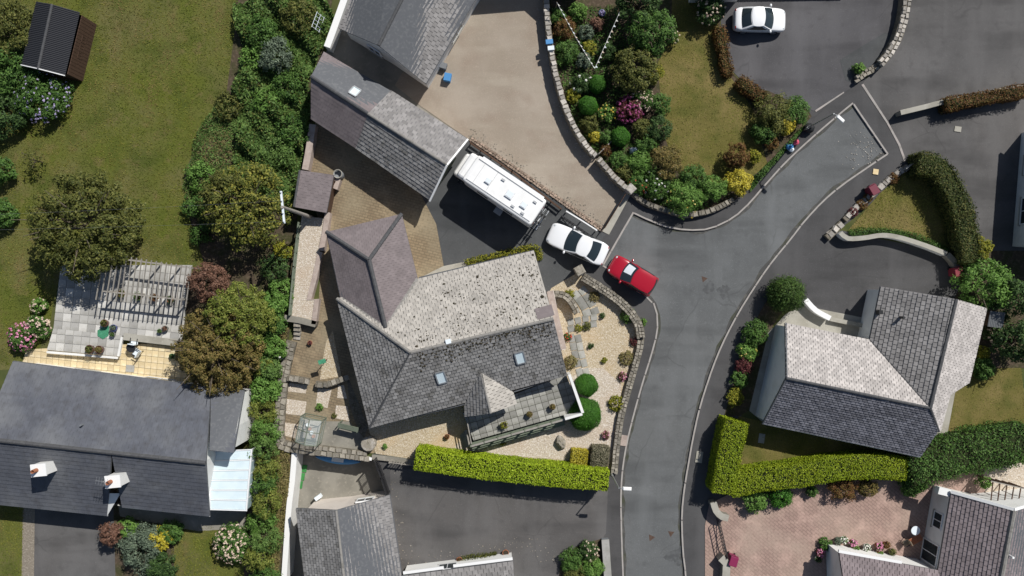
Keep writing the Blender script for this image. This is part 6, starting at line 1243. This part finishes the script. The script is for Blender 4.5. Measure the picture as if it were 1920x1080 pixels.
def table(px, py, r, h, mat, label, z=G):
    p = W(px, py, z + h); o = empty('round_table', label, 'table', (p.x, p.y, z)); MB().lathe([(0, h), (r, h), (r, h - .03), (0, h - .03)], (0, 0, 0), 24).build('table_top', mat, o); MB().tube([(0, 0, .02), (0, 0, h - .03)], .03, 8).build('stem', 'black_metal', o)
    for k in range(3): a = 2.1 * k; MB().bar((0, 0, .06), (r * .75 * math.cos(a), r * .75 * math.sin(a), .0), .04, .04).build('foot', 'black_metal', o)
table(245, 652, .34, .66, 'black_metal', 'round dark metal table between the two white-cushioned chairs'); table(1717, 995, .33, .7, 'plastic_white', 'pale round table on the pink brick drive')
o = empty('garden_bench', 'brown wooden slatted bench beside the pale round table', 'bench', W(1716, 1012, G + .4)); o.location.z = G; o.rotation_euler = (0, 0, R(30))
for k in range(5): MB().box((0, -.22 + .11 * k, .43), (1.0, .085, .03)).build('slat', 'terracotta', o)
for a in (-.42, .42):
    for b_ in (-.2, .2): MB().box((a, b_, .21), (.06, .06, .42)).build('leg', 'wood_brown', o)
p = W(196, 622, TH); mb = MB().prism([Vector((p.x + q[0], p.y + q[1])) for q in ((-.5, -.3), (-.1, -.55), (.3, -.3), (.35, .35), (.1, .75), (-.15, .3), (-.5, .1))], TH + .008, TH + .05); tag(mb.build('garden_netting', 'net_green'), 'heap of green netting between the pots on the terrace', 'netting')
tag(MB().box(W(244, 691, G + .09), (.62, .5, .05), -.1).build('inspection_cover', 'slab'), 'grey square inspection cover in the cream patio', 'cover')
# greenhouse: green frame over glass
c = W(588, 802, .1); gh = empty('cold_frame_greenhouse', 'small green-framed glass greenhouse on the patio', 'greenhouse', (c.x, c.y, G), R(-12)); w_, l_, he_, hr_ = .8, .95, 1.35, 1.85
mb = MB(); cor = [(-w_, -l_), (w_, -l_), (w_, l_), (-w_, l_)]
for x, y in cor: mb.bar((x, y, 0), (x, y, he_), .05, .05, Vector((1, 0, 0)))
for i in range(4):
    a, b_ = cor[i], cor[(i + 1) % 4]
    for z in (.03, .7, he_): mb.bar((*a, z), (*b_, z), .045, .045)
for y in (-l_, 0, l_): mb.bar((-w_, y, he_), (0, y, hr_), .045, .045); mb.bar((w_, y, he_), (0, y, hr_), .045, .045)
mb.bar((0, -l_, hr_), (0, l_, hr_), .06, .06); mb.build('frame', 'wood_green', gh)
gm = M('glass_clear', (.8, .9, .88), rough=.05, spec=.6, alpha=.22)
for s in (-1, 1):
    for y0, y1 in ((-l_, 0), (0, l_)): MB().add([(s * w_, y0 + .03, he_), (s * w_, y1 - .03, he_), (0, y1 - .03, hr_), (0, y0 + .03, hr_)], [(0, 1, 2, 3)]).build('roof_pane', 'glass_clear', gh); MB().add([(s * w_, y0 + .03, .05), (s * w_, y1 - .03, .05), (s * w_, y1 - .03, he_), (s * w_, y0 + .03, he_)], [(0, 1, 2, 3)]).build('side_pane', 'glass_clear', gh)
MB().box((0, 0, .55), (1.2, 1.5, .05)).build('staging', 'wood_grey', gh)
for k in range(4): MB().lathe([(.1, 0), (.14, .2), (.12, .2), (0, .17)], (-.3 + .2 * k, .3 - .25 * k, .58), 10).build('pot', 'terracotta' if k % 2 else 'plastic_white', gh)
c = W(652, 806, 1.0); lv = empty('slatted_cover', 'green slatted timber log store on the patio by the house corner', 'log store', (c.x, c.y, G), R(-14))
for k in range(2): MB().box((0, .2, 1.0 - .0), (1.55, .38, .05), 0, R(18)).build('roof_board', 'wood_green', lv) if k == 0 else None
for z in (.2, .5, .8): MB().box((0, -.02, z), (1.45, .05, .14)).build('slat', 'wood_green', lv)
for x in (-.7, .7):
    for y in (0, .38): MB().box((x, y, .48), (.07, .07, .96)).build('post', 'wood_green', lv)
b = W(614, 674, 0); b.z = G; o = empty('bird_feeder_post', 'thin post with flat green top standing on the orange gravel', 'post', b); MB().tube([(0, 0, -.05), (0, 0, 1.5)], .03, 6).build('post', 'wood_brown', o); MB().box((.0, 0, 1.52), (.55, .32, .05), .3).build('green_top', 'net_green', o)
p = W(1052, 830, .4); mb = MB().ball((0, 0, .22), (.36, .55, .34), 9, 7, .14); ob = mb.build('boulder', 'stone', None, False, (p.x, p.y, G)); ob.rotation_euler = (0, 0, .45); tag(ob, 'single grey-brown boulder on the pale gravel', 'boulder')
# bunting
for i, (a, b_, n, lb) in enumerate(((W(1044, 4, 2.2), W(1115, 129, 1.7), 15, 'long string of white bunting over the shrub garden'), (W(1162, 22, 2.2), W(1115, 129, 1.7), 11, 'short string of pale bunting joining the long one'))):
    o = empty('bunting', lb, 'bunting', a); d = b_ - a; sag = lambda t: d * t - Vector((0, 0, .25 * 4 * t * (1 - t))); MB().tube([sag(t) for t in np.linspace(0, 1, 12)], .012, 4).build('string', 'white_paint', o); dn = d.normalized()
    for k in range(n): q = sag((k + .5) / n); w_ = .085; off = Vector((.17, -.05, -.14)); nn = dn.cross(off).normalized() * .004; v3 = [q - dn * w_, q + dn * w_, q + off]; MB().add([v + nn for v in v3] + [v - nn for v in v3], [(0, 1, 2), (5, 4, 3), (0, 3, 4, 1), (1, 4, 5, 2), (2, 5, 3, 0)]).build('pennant', ('fl_white', 'fl_white', 'plastic_white', 'fl_cream')[k % 4], o)
for (x, y, z), lb in (((1044, 4, 2.2), 'thin cane holding the long bunting at the stone wall'), ((1162, 22, 2.2), 'thin cane holding the short bunting under the tree'), ((1115, 129, 1.7), 'thin cane where the two bunting strings meet')):
    p = W(x, y, z); tag(MB().tube([(p.x, p.y, 0), (p.x, p.y, z + .05)], .02, 6).build('bunting_cane', 'wood'), lb, 'cane')
# trellis on the bank, covers in the road and pavement, kayak and mats in the yard
c = W(597, 40, 1.2); o = empty('trellis', 'white metal trellis panel leaning on the bank by the white garden wall', 'trellis', (c.x, c.y, G), R(70))
for k in range(5): MB().bar((-.55 + .27 * k, -.25, .1), (-.55 + .27 * k, .25, 1.3), .025, .025, Vector((1, 0, 0))).build('bar', 'plastic_white', o)
for z in (0, .33, .66, 1): MB().bar((-.6, -.25 + .5 * z, .1 + 1.2 * z), (.6, -.25 + .5 * z, .1 + 1.2 * z), .03, .03).build('rail', 'plastic_white', o)
M('iron_rust', (.10, .065, .05), [((.06, .04, .03), 6, .45, .65, .7)], rough=.9)
for i, (x, y, r_, rot, lb) in enumerate(((1320, 523, .28, .2, 'triangular rusty manhole cover at the bend of the road'), (1221, 1008, .30, .1, 'triangular rusty manhole cover low on the road near the small bottom garden'), (1258, 1000, .28, .4, 'triangular rusty manhole cover low on the road near the pink brick drive'))):
    p = W(x, y, 0); MB().prism([Vector((p.x + r_ * math.cos(a + rot), p.y + r_ * math.sin(a + rot))) for a in (0, 2.09, 4.19)], .001, .008).build('manhole_cover', 'iron_rust'); tag([q for q in bpy.data.objects if q.name.startswith('manhole_cover')][-1], lb, 'manhole cover')
for x, y, s_, m_, lb in ((1311, 857, (.5, .85), 'concrete', 'pale rectangular cover in the pavement by the tall lime hedge'), (1170, 826, (.45, .8), 'coping_pink', 'pinkish rectangular cover in the pavement by the low roadside wall'), (1642, 322, (.4, .4), 'slab_cream', 'orange-painted square cover in the pavement by the metal gate'), (1796, 242, (.5, .4), 'concrete', 'pale square cover in the upper asphalt drive'), (1428, 822, (.45, .7), 'slab', 'grey slab lying on the shaded lawn of the pale slate house')):
    tag(MB().box(W(x, y, G + .055), (*s_, .03), -.15).build('service_cover', m_), lb, 'cover')
c = W(634, 861, YZ + .2); kx = empty('kayak', 'blue and white kayak lying at the foot of the white retaining wall', 'kayak', (c.x, c.y, YZ), R(-7)); prof = [(x, .36 * (1 - (x / 1.75) ** 2) ** .8 + .005) for x in np.linspace(-1.72, 1.72, 13)]
vs = []
for x, w_ in prof: vs += [(x, -w_, .26), (x, -w_ * .6, .03), (x, w_ * .6, .03), (x, w_, .26), (x, w_ * .5, .33), (x, -w_ * .5, .33)]
MB().add(vs, [(6 * i + k, 6 * i + (k + 1) % 6, 6 * i + 6 + (k + 1) % 6, 6 * i + 6 + k) for i in range(12) for k in range(6)]).build('hull', 'plastic_blue', kx, True); MB().box((0, 0, .34), (.9, .36, .04)).build('cockpit', 'plastic_white', kx)
for i, (x, y) in enumerate(((566, 878), (562, 893), (558, 908))): tag(MB().box(W(x, y, YZ + .04), (.75, .55, .06), R(-8)).build('turf_mat', 'turf_green'), ('square of green artificial turf at the corner of white wall and retaining wall', 'middle square of green artificial turf along the white wall', 'square of green artificial turf closest to the cream gable')[i], 'turf mat', 'turf mats along the white wall')
tag(MB().box(W(597, 932, YZ + .6), (.5, .3, .5), .6).build('gas_box', 'plastic_white', None, bevel=.03), 'white box standing by the cream gable in the sunken yard', 'box')
# trellis frame of thin bars at lower right
o = empty('rail_frame', 'row of thin dark posts with rail beside the white gable at the corner', 'frame', W(1858, 925, 0))
for k in range(6): a = W(1862 + 13 * k, 903 + 3 * k, 2.2) - o.location; e_ = W(1858 + 12.5 * k, 938 + 3 * k, 2.2) - o.location; MB().bar(a, e_, .06, .06).build('bar', 'wood_brown', o); MB().bar(Vector((a.x, a.y, 0)), a, .06, .06, Vector((1, 0, 0))).build('post', 'wood_brown', o)
MB().bar(W(1858, 902, 2.2) - o.location, W(1932, 919, 2.2) - o.location, .07, .07).build('rail', 'wood_grey', o)

# loose stones and weeds along the edges of the brown drive and the tarmac drives
def litter(px, n, spread, mat, label, name, zz):
    p = smooth_path(pxs(px), .5); mb = MB()
    for i in range(n):
        a = p[random.randrange(len(p))]; r_ = random.uniform(.02, .06); mb.ball((a.x + random.gauss(0, spread), a.y + random.gauss(0, spread), zz + r_ * .3), (r_, r_ * .8, r_ * .6), 5, 4, .25)
    tag(mb.build(name, mat), label, 'loose stones', kind='stuff')
litter([(1018, 20), (1026, 95), (1040, 165), (1058, 220), (1085, 272), (1120, 312), (1160, 350)], 260, .22, 'stone_pale', 'loose stones along the dry stone wall foot', 'loose_stones', G + .04)
litter([(885, 252), (940, 288), (1000, 330), (1060, 372), (1126, 420)], 240, .25, 'stone', 'loose stones beside the reddish edging', 'loose_stones', G + .04)
litter([(740, 900), (760, 1040), (860, 1045), (980, 1020), (1050, 1050)], 160, .4, 'stone', 'grit along the edge of the lower asphalt drive', 'loose_stones', G + .02)
litter([(1640, 270), (1620, 285), (1650, 255), (1600, 300)], 130, .7, 'stone_pale', 'pale grit scattered at the turning head', 'loose_stones', .0)
